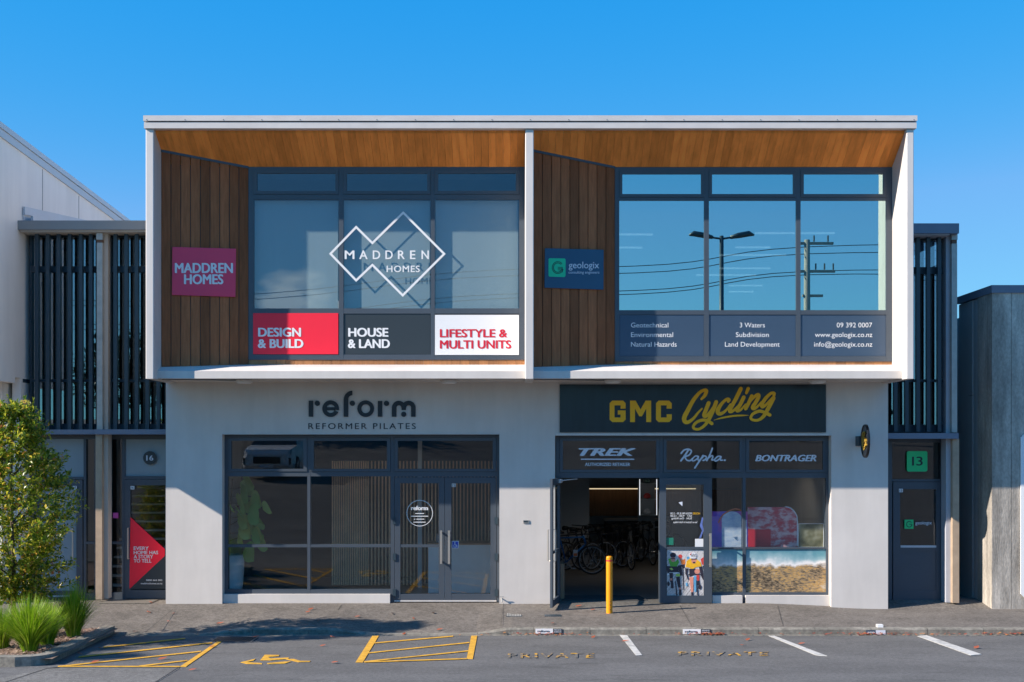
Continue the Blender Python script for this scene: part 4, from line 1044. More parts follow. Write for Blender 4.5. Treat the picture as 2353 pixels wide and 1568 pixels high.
# ------------------------------------------------------------------ things on the facade and pavement
DLY = -.62
for i, (x, lb) in enumerate(((561, "flat round soffit light over the left pier end"), (1031, "flat round soffit light above the dark lettering's right end"), (1408, "flat round soffit light above the gold capitals"), (1878, "flat round soffit light above the black board's right end"))):
    t = thing("soffit_light", lb, "light", (WX(x, DLY), DLY, 4.05), "soffit lights under the ledge")
    build(MB().lathe([(.14, 0), (.15, .02), (.15, .055)], (WX(x, DLY), DLY, 4.05)), "housing", white_metal, t, smooth=False)
    build(MB().lathe([(.11, -.006), (.125, .0)], (WX(x, DLY), DLY, 4.05)), "diffuser", vinyl_white, t)
t = thing("wall_vent", "small grey vent plate on the middle pier", "vent", (WX(1208.5, 0), 0, 1.55))
m = MB().frame(WA, 1202, 1215, 1195.5, 1202.5, 1.2, 0, .015); build(m, "rim", grey_steel, t)
m = MB()
for i in range(3): m.rect(WA, 1203.2, 1213.8, 1197 + i * 1.7, 1197.9 + i * 1.7, 0, .01)
build(m, "slats", dark2, t)
bt = thing("blade_sign", "black round projecting sign with gold emblem on the right pier", "sign", (6.4, -.5, WZ(1050, -.5)))
dc = Vector((6.40, -.42, WZ(1014, -.42))); r = .305
m = MB(); n = 32
for xx in (0, .11): pass
ring0 = [(dc.x, dc.y + r * .70 * math.cos(2 * math.pi * i / n), dc.z + r * math.sin(2 * math.pi * i / n)) for i in range(n)]
ring1 = [(dc.x + .035, p[1], p[2]) for p in ring0]
m.add(ring0 + ring1, [tuple(range(n)), tuple(range(2 * n - 1, n - 1, -1))] + [(i, (i + 1) % n, n + (i + 1) % n, n + i) for i in range(n)])
build(m, "disc", black_gloss, bt)
m = MB().torus((dc.x - .002, dc.y, dc.z), (1, 0, 0), r - .012, .012, 32, 6); m.v = [Vector((v.x, dc.y + (v.y - dc.y) * .70, v.z)) for v in m.v]; build(m, "rim", black_gloss, bt)
m = MB()
def bs(pts, w_, d):
    q = [dc + Vector((-.006 - d, -(x) * r * .66, y * r)) for x, y in pts]; m.tube(q, w_, 5)
bs(catmull([(.1, .55), (-.45, .45), (-.55, -.1), (-.2, -.5), (.25, -.3)]), .016, 0); bs(catmull([(-.3, -.2), (0, .35), (.25, .5)]), .014, .003); bs([(-.1, -.1), (.35, .2)], .014, .004); bs(catmull([(.2, .1), (.5, 0), (.45, -.3), (.15, -.35)]), .018, .005); bs([(.45, .0), (.62, .05)], .03, .002); bs([(.5, -.2), (.6, -.3)], .03, .002)
build(m, "emblem", mat("dull_gold", (.40, .25, .035), .5, var=.25, scale=30), bt)
m = MB().box(6.36, 6.47, -.21, 0, WZ(1025, 0), WZ(1003, 0)); build(m, "bracket", dark2, bt)
# bollard
bx, by = WX(1401, -1.05), -.98
bz = pave_z(bx, by)
t = thing("bollard", "yellow steel bollard with red band outside the open doors", "bollard", (bx, by, bz))
build(MB().lathe([(.056, -.1), (.056, .93), (.056, .985), (.048, 1.0), (.0, 1.012)], (bx, by, bz), 24), "post", bollard_m, t, smooth=False)
build(MB().lathe([(.0575, .915), (.0575, .94)], (bx, by, bz), 24), "band", red_text, t)
m = MB()
for zz in (.06, .14, .2): m.box(bx + .004, bx + .016, by - .06, by - .05, bz + zz, bz + zz + .02)
build(m, "chip", mat("rust_chip", (.15, .05, .02), .8), t)
# drain grates in the pavement
for i, (x0, x1) in enumerate(((1165, 1198), (1252.5, 1288.5))):
    c0, c1 = PAVE.P(x0, 1417), PAVE.P(x1, 1409)
    t = thing("drain_grate", ["small metal pavement grate in front of the middle pier", "darker metal pavement grate nearer the open door leaf"][i], "drain", ((c0.x + c1.x) / 2, (c0.y + c1.y) / 2, c0.z), "drain grates in the pavement")
    m = MB()
    for k_ in range(9):
        xx = c0.x + (c1.x - c0.x) * k_ / 9; m.box(xx, xx + (c1.x - c0.x) / 15, c0.y, c1.y, c0.z - .02, c0.z + .009)
    build(m, "bars", grey_steel if i == 0 else dark2, t)
    build(MB().box(c0.x - .01, c1.x + .01, c0.y - .01, c1.y + .01, c0.z - .03, c0.z + .005), "frame", dark2, t)
c0, c1 = ROAD.P(486, 1475.5), ROAD.P(590, 1468)
t = thing("gutter_grate", "slotted black gutter grate beside the hatched bay", "drain", ((c0.x + c1.x) / 2, (c0.y + c1.y) / 2, c0.z))
build(MB().box(c0.x - .02, c1.x + .02, c0.y - .03, c1.y + .03, c0.z - .05, c0.z + .007), "frame", mat("iron", (.08, .08, .085), .6), t)
m = MB()
for k_ in range(13):
    xx = c0.x + (c1.x - c0.x) * k_ / 13; m.box(xx, xx + .035, c0.y, c1.y, c0.z, c0.z + .009)
build(m, "slots", black, t)
# kerb plates
KP = front(-2.452)
for i, (x0, xs_, x1, y0, y1, lb) in enumerate(((1230.5, 1270.6, 1292.4, 1445, 1456.2, "white and black kerb plate in front of the bollard"), (1569, 1610.2, 1632.6, 1446, 1457, "white and black kerb plate between the white lines"), (1990, 2012, 2034.5, 1448.5, 1457.4, "blue and white kerb plate among bright leaves"))):
    t = thing("kerb_plate", lb, "sign", KP.P((x0 + x1) / 2, y1), "name plates on the kerb")
    build(MB().rect(KP, x0, xs_, y0, y1, 0, .006), "plate", vinyl_white if i < 2 else navy, t)
    build(MB().rect(KP, xs_ + .3, x1, y0, y1 + .6, 0, .006), "end_plate", charcoal if i < 2 else vinyl_grey, t)
    m = MB()
    if i < 2: m.text(KP, "reform", x0 + 4.5, xs_ - 8, y0 + 3, y1 - 3.6, .009, bold=.02)
    else: m.text(KP, "geologix", x0 + 3, xs_ - 2, y0 + 2.4, y1 - 3, .009, bold=.02)
    build(m, "lettering", ink if i < 2 else vinyl_white, t)
    m = MB(); m.text(KP, "RESERVED" if False else "PRIVATE", xs_ + 2.5, x1 - 2.5, y0 + 1.6, y0 + 4.2, .009, bold=.02); m.text(KP, "PARKING", xs_ + 2.5, x1 - 2.5, y0 + 6, y0 + 8.6, .009, bold=.02)
    if i < 2: build(m, "small_lettering", vinyl_grey, t)
tag(build(MB().box(WX(2014, -2.3), WX(2027, -2.3), -2.36, -2.27, -.074, -.03), "paper_box", vinyl_white), "tiny white carton left on the kerb top", "litter")
m = MB(); c0, c1 = PAVE.P(229, 1388), PAVE.P(371, 1374)
tag(build(MB().box(c0.x, c1.x, -.02, .50, -.02, .016), "door_mat", mat("coir_mat", (.14, .125, .105), .95, var=.5, scale=40, bump=.8)), "speckled grey door mat before the red triangle door", "mat")
tag(build(MB().add([(WX(1292, .3), .45, .009), (WX(1490, .3), .45, .009), (WX(1470, 1.0), 1.15, .009), (WX(1296, 1.0), 1.15, .009), (WX(1292, .3), .45, .018), (WX(1490, .3), .45, .018), (WX(1470, 1.0), 1.15, .018), (WX(1296, 1.0), 1.15, .018)], [(4, 5, 6, 7), (0, 1, 5, 4), (1, 2, 6, 5), (2, 3, 7, 6), (3, 0, 4, 7)]), "door_mat", interior_dk), "dark mat inside the open bike shop doors", "mat")
t = thing("wall_tap", "small metal tap low on the middle pier by the glass doors", "tap", (WX(1153, -.05), -.03, .08))
X = WX(1153, -.05); m = MB().tube([(X, 0, .1), (X, -.07, .1), (X + .01, -.09, .04)], .012); m.tube([(X - .04, -.06, .14), (X + .04, -.06, .14)], .008); build(m, "spout", grey_steel, t)

# ------------------------------------------------------------------ shop contents
YSL = 2.5
st = thing("slat_screen", "tall screen of thin timber slats behind the pilates window", "screen", (-2, YSL, 0))
m = MB(); X = WX(763, YSL); ZS = WZ(1059.5, YSL)
while X < -.1:
    m.box(X, X + .028, YSL - .03, YSL + .03, .06, ZS); X += .0735 if X > -3.0 else .046
build(m, "slats", mat("slat_timber", (.90, .52, .30), .6, var=.2), st)
for z_ in (.1, ZS - .08): build(MB().box(WX(763, YSL), -.1, YSL + .031, YSL + .06, z_, z_ + .06), "rail", dark2, st)
dk = thing("reception_desk", "white reception desk with timber top behind the glass doors", "desk", (WX(1056, 1.8), 1.8, 0))
build(MB().box(WX(984, 1.6), WX(1135, 1.6), 1.6, 2.2, .006, .965), "body", mat("white_laminate", (.75, .77, .78), .4), dk)
build(MB().box(WX(982, 1.6), WX(1137, 1.6), 1.58, 2.22, .967, 1.0), "top", mat("oak_top", (.32, .17, .09), .5), dk)
tag(build(MB().lathe([(.05, 0), (.06, .06), (.045, .14), (.05, .17)], (WX(1008, 1.8), 1.8, 1.001)), "vase", mat("mauve_ceramic", (.3, .25, .28), .4)), "small mauve vase on the reception desk", "vase")
pp_ = thing("potted_plant", "broad leaved plant in tall white planter at studio window", "plant", (-5.48, .95, .004))
build(MB().lathe([(.22, 0), (.27, .25), (.29, .6), (.285, .82), (.25, .82), (.24, .74)], (-5.48, .95, .004), 28), "planter", mat("planter_white", (.72, .76, .80), .4), pp_, smooth=True)
random.seed(11); m = MB(); lf = MB()
for i in range(34):
    b = Vector((-5.48, .95, .95 + i * .036)); an = random.uniform(-1.2, 1.2) if i % 3 else random.uniform(0, 6.28)
    d_ = Vector((math.cos(an), -abs(math.sin(an)) * .5 + random.uniform(-.2, .2), random.uniform(-.1, .5))).normalized(); Ln_ = random.uniform(.20, .34); tip = b + d_ * .62 * random.uniform(.3, 1.1)
    if i % 4 == 0: m.tube([(-5.48, .95, .7), b, tip], .012, 5)
    side = d_.cross(Vector((0, -.9, .3))).normalized(); dn = Vector((0, 0, -1)) * .35 + d_ * .7
    vs = []
    for k2 in range(7):
        t_ = k2 / 6; w_ = Ln_ * .62 * math.sin(math.pi * min(1, .12 + t_ * .9)) ** .8; c_ = tip + dn * Ln_ * 1.3 * t_ + Vector((0, 0, .1 * t_ - .18 * t_ * t_))
        vs += [c_ - side * w_ + Vector((0, -.03, 0)), c_, c_ + side * w_ + Vector((0, -.03, 0))]
    lf.add(vs, [(3 * a_ + b_, 3 * a_ + b_ + 1, 3 * a_ + b_ + 4, 3 * a_ + b_ + 3) for a_ in range(6) for b_ in range(2)])
m.tube([(-5.48, .95, .7), (-5.46, .95, 1.5), (-5.4, .93, 2.3)], .018, 6)
build(m, "stem", mat("plant_stem", (.10, .07, .04), .8), pp_)
build(lf, "leaves", ramp_mat("big_leaf", [(0, (.14, .30, .05)), (.5, (.30, .44, .09)), (1, (.72, .64, .13))], island=True, rough=.4, translucent=.2), pp_, smooth=True)

# bicycles inside the shop
tyre_m = mat("tyre_rubber", (.02, .02, .022), .7); rim_m = mat("bike_rim", (.35, .36, .38), .35); spoke_m = mat("spoke_steel", (.35, .36, .38), .3, metal=.6)
blue_frame = mat("metallic_blue_frame", (.015, .15, .42), .3); dark_frame = mat("graphite_frame", (.02, .022, .028), .3); pale_frame = mat("silver_frame", (.30, .31, .33), .3)
def bicycle(label, frame_m, loc, rz):
    t = thing("bicycle", label, "bicycle", loc, "bicycles inside the shop"); t.rotation_euler = (0, 0, rz)
    R_, bbx = .34, Vector((-.08, 0, .28)); rear, fr = Vector((-.52, 0, R_)), Vector((.52, 0, R_))
    head_t, head_b, seat_t = Vector((.33, 0, .86)), Vector((.37, 0, .70)), Vector((-.22, 0, .84))
    m = MB(); m.tube([bbx, head_b], .024); m.tube([seat_t, head_t], .018); m.tube([bbx, seat_t, seat_t + Vector((-.03, 0, .1))], .017); m.tube([head_t + Vector((-.01, 0, .05)), head_b], .022)
    for sg in (-1, 1): m.tube([bbx + Vector((0, sg * .03, 0)), rear + Vector((0, sg * .05, 0))], .010, 6); m.tube([seat_t + Vector((.0, sg * .02, -.03)), rear + Vector((0, sg * .05, 0))], .009, 6)
    build(m, "frame", frame_m, t, local=True, smooth=True)
    m = MB()
    for sg in (-1, 1): m.tube([head_b + Vector((.0, sg * .03, 0)), Vector((.42, sg * .05, .6)), fr + Vector((0, sg * .05, 0))], .012, 6)
    build(m, "fork", black_gloss, t, local=True, smooth=True)
    for c_ in (rear, fr):
        w_ = build(MB().torus(c_, (0, 1, 0), R_ - .02, .020), "wheel", tyre_m, t, local=True, smooth=True)
        o = build(MB().torus(c_, (0, 1, 0), R_ - .048, .012), "rim", rim_m, w_, local=True, smooth=True)
        m = MB()
        for i in range(14):
            an = 2 * math.pi * i / 14; m.tube([c_ + Vector((0, .02 * (-1) ** i, 0)), c_ + Vector((math.cos(an), 0, math.sin(an))) * (R_ - .05)], .0018, 4, cap=False)
        m.tube([c_ + Vector((0, -.05, 0)), c_ + Vector((0, .05, 0))], .022); build(m, "spokes", spoke_m, w_, local=True)
    m = MB(); st_ = Vector((-.26, 0, .97)); m.tube([st_ + Vector((-.13, 0, 0)), st_, st_ + Vector((.14, 0, -.01))], [.06, .045, .018], 8); build(m, "saddle", black, t, local=True, smooth=True)
    m = MB(); hb = Vector((.40, 0, .99)); m.tube([head_t + Vector((0, 0, .05)), hb], .015); m.tube([hb + Vector((-.06, -.31, .01)), hb + Vector((0, -.1, 0)), hb + Vector((0, .1, 0)), hb + Vector((-.06, .31, .01))], .013); build(m, "handlebar", black_gloss, t, local=True, smooth=True)
    m = MB(); m.torus(bbx + Vector((0, -.05, 0)), (0, 1, 0), .085, .008, 20, 5); m.tube([bbx + Vector((0, -.07, 0)), bbx + Vector((.12, -.07, -.12))], .011); m.box(.03, .14, -.14, -.08, .14, .165); m.tube([bbx + Vector((0, .07, 0)), bbx + Vector((-.12, .07, .12))], .011); build(m, "crankset", rim_m, t, local=True)
    return t
b0 = bicycle("blue framed bicycle parked nearest the open shop doors", blue_frame, (WX(1360.5, 5.0) - .52, 5.0, .006), 0)
b1 = bicycle("dark bicycle standing at the left behind the blue bicycle", dark_frame, (1.75, 6.1, .006), R(20))
dup(b1, (2.55, 7.0, .006), R(75), "dark bicycle with its front wheel turned towards the doors"); dup(b1, (2.0, 7.0, .006), R(60), "dark bicycle squeezed beside the grey partition")
dup(b1, (3.4, 7.6, .006), R(100), "dark bicycle at the right end of the indoor row"); 
for i, (x, y, rz, lb) in enumerate(((1.25, 5.7, 35, "dark bicycle half hidden by the open left leaf"), (1.5, 6.7, 50, "dark bicycle leaning low against the grey partition"), (2.3, 6.3, 40, "dark bicycle just behind the blue bicycle's front wheel"), (3.2, 8.3, 70, "dark bicycle deep in the shop under the timber panel"), (2.75, 6.5, 100, "dark bicycle facing out from the middle of the row"))):
    dup(b1, (x, y, .006), R(rz), lb)
b2 = bicycle("silver framed bicycle in the middle of the indoor row", pale_frame, (2.95, 7.3, .006), R(80))
dup(b2, (3.75, 8.6, .006), R(15), "silver framed bicycle in front of the lit cabinet")
tg = sign("price_tag", "white and orange swing tag hanging on the blue bicycle", "tag", (1.45, 4.9, .4)); build(MB().box(1.40, 1.50, 4.93, 4.934, .42, .58), "card", vinyl_grey, tg); build(MB().box(1.41, 1.49, 4.925, 4.929, .44, .50), "price_band", mat("orange_print", (.8, .2, .05), .6), tg)
cabx0, cabx1 = WX(1470, 9), WX(1509, 9)
t = thing("display_cabinet", "lit glass display cabinet at the back of the bike shop", "cabinet", ((cabx0 + cabx1) / 2, 9.2, 0))
m = MB()
for X in (cabx0, cabx1): m.box(X - .008, X + .008, 8.98, 9.01, 1.15, 2.1); 
build(m, "light_strip", led, t); m = MB()
for i in range(5): m.box(cabx0 + .02, cabx1 - .02, 9.03, 9.4, .3 + i * .42, .315 + i * .42)
build(m, "shelf", mat("shelf_grey", (.4, .42, .42), .4), t); build(MB().box(cabx0, cabx1, 9.42, 9.46, .006, 2.1), "back", interior_m, t); build(MB().box(cabx0, cabx1, 9.0, 9.4, 2.105, 2.16), "cornice", dark2, t)
for i in range(3): tag(build(MB().lathe([(.02, 0), (.09, .03), (.10, .08), (.06, .14), (.0, .16)], (cabx0 + .22, 9.2, .316 + (2 + i * .999 if False else (i + 2)) * .42)), "bike_helmet", mat("helmet_shell%d" % i, ((.5, .5, .5), (.5, .06, .05), (.2, .3, .25))[i], .4)), ("grey cycling helmet on the cabinet's middle shelf", "red cycling helmet on the cabinet's upper shelf", "green cycling helmet on the cabinet's top shelf")[i], "helmet", "helmets in the cabinet")
t = thing("wall_shelf", "long shelf with warm strip light at the back of the bike shop", "shelf", (X0 + 1, 11.3, 2.0)); build(MB().box(X0, X1, 11.1, 11.37, WZ(1122, 11.1), WZ(1118, 11.1)), "board", interior_dk, t); build(MB().box(X0, X1, 11.08, 11.1, WZ(1124.5, 11.1), WZ(1122.5, 11.1)), "strip_light", led_warm, t)
t = thing("counter", "low pale counter at the back of the bike shop", "counter", (3.2, 10.5, 0)); build(MB().box(2.6, 4.4, 10.3, 10.9, .006, .92), "body", interior_dk, t); build(MB().box(2.55, 4.45, 10.25, 10.95, .92, .96), "top", interior_m, t)
tag(build(MB().box(WX(1287, .8), WX(1296, .8), .62, 1.1, .006, .68), "carton", mat("cardboard", (.33, .2, .12), .8)), "brown cardboard carton just inside the open left leaf", "carton")
for i, (sx, sy, lb) in enumerate(((2.2, 4.2, "lit ceiling spotlight above the blue bicycle"), (3.9, 4.6, "lit ceiling spotlight behind the handwritten script"), (5.6, 4.0, "lit ceiling spotlight behind the italic capitals"))):
    t = thing("spotlight", lb, "light", (sx, sy, 3.3), "ceiling spotlights in the bike shop")
    build(MB().lathe([(.045, 0), (.05, .14), (.02, .18), (.012, .31)], (sx, sy, 3.3)), "housing", dark2, t); build(MB().lathe([(.03, -.012), (.04, -.002)], (sx, sy, 3.3)), "lamp", led_warm, t)
    la = bpy.data.lights.new("spot_lamp", 'SPOT'); la.energy = 12; la.color = (1, .86, .68); la.spot_size = R(100); la.spot_blend = .6; la.shadow_soft_size = .04
    lo = bpy.data.objects.new("spot_lamp", la); COL.objects.link(lo); lo.parent = t; lo.location = (0, 0, -.03); lo.rotation_euler = (R(18), 0, 0)
# display boards standing in the bike shop window
YB = .42; BP = front(YB)
def zq(x, y): return (1636 + x * .1876, 1084.6 + y * .1876)
s = sign("display_board", "blue and magenta display board with pale arch in the shop window", "display", BP.P(1677, 1258))
build(MB().poly(BP, [(1630, 1175.6), zq(437, 485), zq(437, 925), (1630, 1258)], -.02, 0), "board", ramp_mat("blue_magenta_print", [(.35, (.04, .07, .50)), (.47, (.15, .10, .65)), (.54, (.60, .10, .42)), (.75, (.75, .18, .45))], 1.1, rough=.5), s)
m = MB(); pts = [zq(120, 920), zq(120, 590)] + [zq(245 + 125 * math.cos(R(t_)), 590 - 105 * math.sin(R(t_))) for t_ in range(170, 0, -15)] + [zq(425, 590), zq(425, 920)]
build(m.poly(BP, pts, 0, .004), "arch", ramp_mat("arch_print", [(.3, (.36, .48, .72)), (.5, (.62, .70, .84)), (.7, (.86, .84, .90))], 6, rough=.5, stretch=(1, 1, 2)), s)
m = MB().stroke(BP, [zq(80, 620), zq(130, 530), zq(230, 470), zq(300, 455), zq(370, 480)], 3.0, .006); build(m, "orange_arc", mat("orange_ink", (.75, .16, .06), .5), s)
s = sign("display_board", "red mottled display board with rounded corner in shop window", "display", BP.P(1776, 1258))
pts = [zq(437, 925), zq(437, 432), zq(880, 432)] + [zq(880 + 165 * math.cos(R(t_)), 600 - 168 * math.sin(R(t_))) for t_ in range(80, -1, -16)] + [zq(1050, 925)]
build(MB().poly(BP, pts, -.03, -.004), "board", ramp_mat("red_print", [(.3, (.62, .02, .05)), (.46, (.56, .10, .13)), (.54, (.66, .36, .38)), (.7, (.78, .58, .58))], 5, rough=.5, stretch=(1, 1, 2)), s)
build(MB().rect(BP, *[zq(445, 0)[0], zq(720, 0)[0], zq(0, 705)[1], zq(0, 918)[1]], -.004, 0), "red_block", mat("red_ink", (.68, .02, .05), .5, var=.15), s)
m = MB().stroke(BP, [zq(900, 425), zq(970, 450), zq(1030, 520), zq(1045, 620), zq(1045, 900)], 2.2, .004); build(m, "edge_trim", vinyl_grey, s)
s = sign("display_board", "khaki camouflage display board at the window's right end", "display", BP.P(1864, 1258))
build(MB().rect(BP, 1834.5, 1893, zq(0, 635)[1], 1258, -.03, -.006), "board", ramp_mat("khaki_print", [(.35, (.08, .08, .04)), (.5, (.20, .19, .11)), (.65, (.38, .36, .27))], 3.5, rough=.5, detail=2), s)
build(MB().frame(BP, 1834.5, 1893, zq(0, 633)[1], 1258, 1.0, -.006, .002), "edge_trim", vinyl_grey, s)
# beach mural film on the low panes
def mural():
    m, t, b = _new("beach_mural_print"); N = t.nodes; l = t.links.new
    tc = N.new("ShaderNodeTexCoord"); sp = N.new("ShaderNodeSeparateXYZ"); l(tc.outputs["Object"], sp.inputs[0])
    mp = N.new("ShaderNodeMapping"); mp.inputs["Rotation"].default_value = (0, R(18), 0); mp.inputs["Scale"].default_value = (3.2, 1, 10)
    nz = N.new("ShaderNodeTexNoise"); nz.inputs["Scale"].default_value = 3.5; nz.inputs["Detail"].default_value = 9; nz.inputs["Roughness"].default_value = .72
    l(tc.outputs["Object"], mp.inputs[0]); l(mp.outputs[0], nz.inputs["Vector"])
    cr = N.new("ShaderNodeValToRGB"); e = cr.color_ramp.elements
    e[0].position = .36; e[0].color = (.04, .03, .02, 1); e[1].position = .70; e[1].color = (.62, .50, .38, 1)
    for p, c in ((.44, (.15, .11, .07)), (.50, (.36, .27, .17)), (.555, (.58, .31, .06)), (.61, (.44, .35, .24))): k = e.new(p); k.color = (*c, 1)
    n3 = N.new("ShaderNodeTexNoise"); n3.inputs["Scale"].default_value = 2.1; n3.inputs["Detail"].default_value = 3; l(tc.outputs["Object"], n3.inputs["Vector"])
    av = N.new("ShaderNodeMath"); av.operation = 'MULTIPLY_ADD'; av.inputs[1].default_value = .55; l(n3.outputs["Fac"], av.inputs[0]); a2 = N.new("ShaderNodeMath"); a2.operation = 'MULTIPLY_ADD'; a2.inputs[1].default_value = .9; a2.inputs[2].default_value = -.225; l(nz.outputs["Fac"], a2.inputs[0]); l(a2.outputs[0], av.inputs[2]); l(av.outputs[0], cr.inputs[0])
    n2 = N.new("ShaderNodeTexNoise"); n2.inputs["Scale"].default_value = 4; n2.inputs["Detail"].default_value = 8
    l(tc.outputs["Object"], n2.inputs["Vector"])
    ad = N.new("ShaderNodeMath"); ad.operation = 'MULTIPLY_ADD'; ad.inputs[1].default_value = .38; l(n2.outputs["Fac"], ad.inputs[0]); l(sp.outputs["Z"], ad.inputs[2])
    sea = N.new("ShaderNodeValToRGB"); e = sea.color_ramp.elements
    e[0].position = .73; e[0].color = (.85, .82, .80, 1); e[1].position = .95; e[1].color = (.12, .30, .36, 1)
    k = e.new(.83); k.color = (.30, .46, .50, 1)
    l(ad.outputs[0], sea.inputs[0])
    mk = N.new("ShaderNodeMapRange"); mk.inputs["From Min"].default_value = .66; mk.inputs["From Max"].default_value = .72; l(ad.outputs[0], mk.inputs[0])
    mx = N.new("ShaderNodeMixRGB"); l(mk.outputs[0], mx.inputs[0]); l(cr.outputs[0], mx.inputs[1]); l(sea.outputs[0], mx.inputs[2])
    l(mx.outputs[0], b.inputs["Base Color"]); b.inputs["Roughness"].default_value = .35
    return m
mural_m = mural()
MP = front(.17 + .027)
tag(build(MB().rect(MP, 1636.5, 1706, 1262.5, 1361.2, -.001, .001), "window_mural", mural_m), "beach grass mural film in narrow pane beside the open leaf", "mural")
tag(build(MB().rect(MP, 1714.2, 1898, 1262.5, 1361.2, -.001, .001), "window_mural", mural_m), "beach grass and sea mural film across the wide low pane", "mural")
# office lights behind the right upper window
for i, (x0, x1, y) in enumerate(((1735, 1917, 538), (1690, 1770, 570.5), (1653, 1806, 588), (1653, 1770, 618.5), (1600, 1737, 634), (1675, 1802, 658), (1675, 1770, 672), (1423, 1500, 541), (1423, 1476, 571))):
    Zc = 7.3; Y = F * (Zc - CZ) / (CY - y) - D
    t = thing("ceiling_light", "thin white office tube light, %s row behind the right upper window" % ("nearest long", "second short", "third long", "fourth", "fifth", "sixth long", "deepest", "left nearest", "left second")[i], "light", (WX((x0 + x1) / 2, Y), Y, Zc), "office tube lights")
    build(MB().box(WX(x0, Y), WX(x1, Y), Y - .03, Y + .03, Zc, Zc + .03), "tube", led, t); build(MB().box(WX(x0, Y), WX(x1, Y), Y - .05, Y + .05, Zc + .032, Zc + .07), "housing", white_metal, t)

# ------------------------------------------------------------------ planting bed, tree, grasses
bk = MB()
def rim(mb, pts, w_, h):
    for (x0, y0), (x1, y1) in zip(pts[:-1], pts[1:]):
        t_ = Vector((x1 - x0, y1 - y0)).normalized(); n_ = Vector((-t_.y, t_.x)) * w_
        z0, z1 = -.3, 0
        za, zb = road_z(x0, min(y0, -2.45)) + h, road_z(x1, min(y1, -2.45)) + h
        mb.add([(x0, y0, z0), (x1, y1, z0), (x1, y1, zb), (x0, y0, za), (x0 + n_.x, y0 + n_.y, z0), (x1 + n_.x, y1 + n_.y, z0), (x1 + n_.x, y1 + n_.y, zb), (x0 + n_.x, y0 + n_.y, za)], [(0, 1, 2, 3), (3, 2, 6, 7), (7, 6, 5, 4)])
edge = [(-6.55, -2.30), (-6.53, -2.7)] + [(-6.53 + (.33) * i / 4, -2.7 - 2.95 * i / 4) for i in range(1, 5)] + [(-6.24, -5.85), (-6.36, -6.0), (-6.55, -6.06), (-14, -6.06)]
for (p, q) in zip(edge[:-1], edge[1:]): rim(bk, [p, q], -.17, .13)
struct(bk, "planter_kerb", kerb_m, origin=(-6.5, -4, -.1))
mulch_m = mat("bark_mulch", (.20, .135, .10), .95, var=.5, scale=18, bump=.8, bscale=40)
def bed_z(x, y): return road_z(x, y) + .09 + .02 * math.sin(x * 5) * math.cos(y * 4)
g_ = grid(lin(-14, -6.72, 24), lin(-5.9, -2.3, 14), bed_z)
struct(g_, "garden_bed", mulch_m, origin=(-9, -4, 0))
g_ = grid([-6.75, -6.6, -6.45], lin(-5.9, -2.3, 10), lambda x, y: bed_z(-6.8, y) if x < -6.7 else bed_z(-6.8, y) - .003)
g_.v = [Vector((v.x + .33 * (-2.5 - v.y) / 3.4, v.y, v.z)) for v in g_.v]
struct(g_, "garden_bed_edge", mulch_m, origin=(-6.6, -4, 0))
random.seed(5); m = MB()
for i in range(1400):
    y = random.uniform(-5.85, -2.4); x = -6.72 + .33 * (-2.5 - y) / 3.4 - abs(random.gauss(0, .7)) + .02; z = bed_z(min(x, -6.72), y) + .006
    a_ = random.uniform(0, 3.14); l_, w_ = random.uniform(.02, .06), random.uniform(.006, .014); c_, s_ = math.cos(a_), math.sin(a_); t_ = random.uniform(-.01, .02)
    m.add([(x - c_ * l_ - s_ * w_, y - s_ * l_ + c_ * w_, z), (x - c_ * l_ + s_ * w_, y - s_ * l_ - c_ * w_, z), (x + c_ * l_ + s_ * w_, y + s_ * l_ - c_ * w_, z + t_ + .008), (x + c_ * l_ - s_ * w_, y + s_ * l_ + c_ * w_, z + t_ + .012)], [(0, 1, 2, 3)])
o = build(m, "bark_chips", ramp_mat("bark_chip", [(0, (.08, .05, .035)), (.5, (.25, .16, .12)), (1, (.42, .30, .24))], island=True)); tag(o, "pale brown bark chips over the planting bed", "mulch", kind="stuff")

leaf_m = ramp_mat("tree_leaf", [(0, (.05, .10, .008)), (.3, (.13, .23, .016)), (.6, (.30, .38, .03)), (.85, (.62, .58, .06)), (.955, (.78, .60, .10)), (1, (.60, .18, .06))], island=True, rough=.32, translucent=.5, spec=.7)
bark_m = mat("tree_bark", (.09, .065, .045), .9, var=.4, scale=12, bump=.6)
def leaf(mb, p, d_, up, ln_, w_):
    sd = d_.cross(up); 
    if sd.length < 1e-4: return
    sd.normalize(); nn = sd.cross(d_).normalized()
    a_ = p; b_ = p + d_ * ln_ * .5; c_ = p + d_ * ln_ + nn * (-.1 * ln_)
    mb.add([a_, b_ + sd * w_ + nn * w_ * .35, c_, b_ - sd * w_ + nn * w_ * .35, b_], [(0, 4, 1), (4, 2, 1), (0, 3, 4), (3, 2, 4)])
def rnd(): 
    while True:
        v = Vector((random.uniform(-1, 1), random.uniform(-1, 1), random.uniform(-1, 1)))
        if .05 < v.length < 1: return v
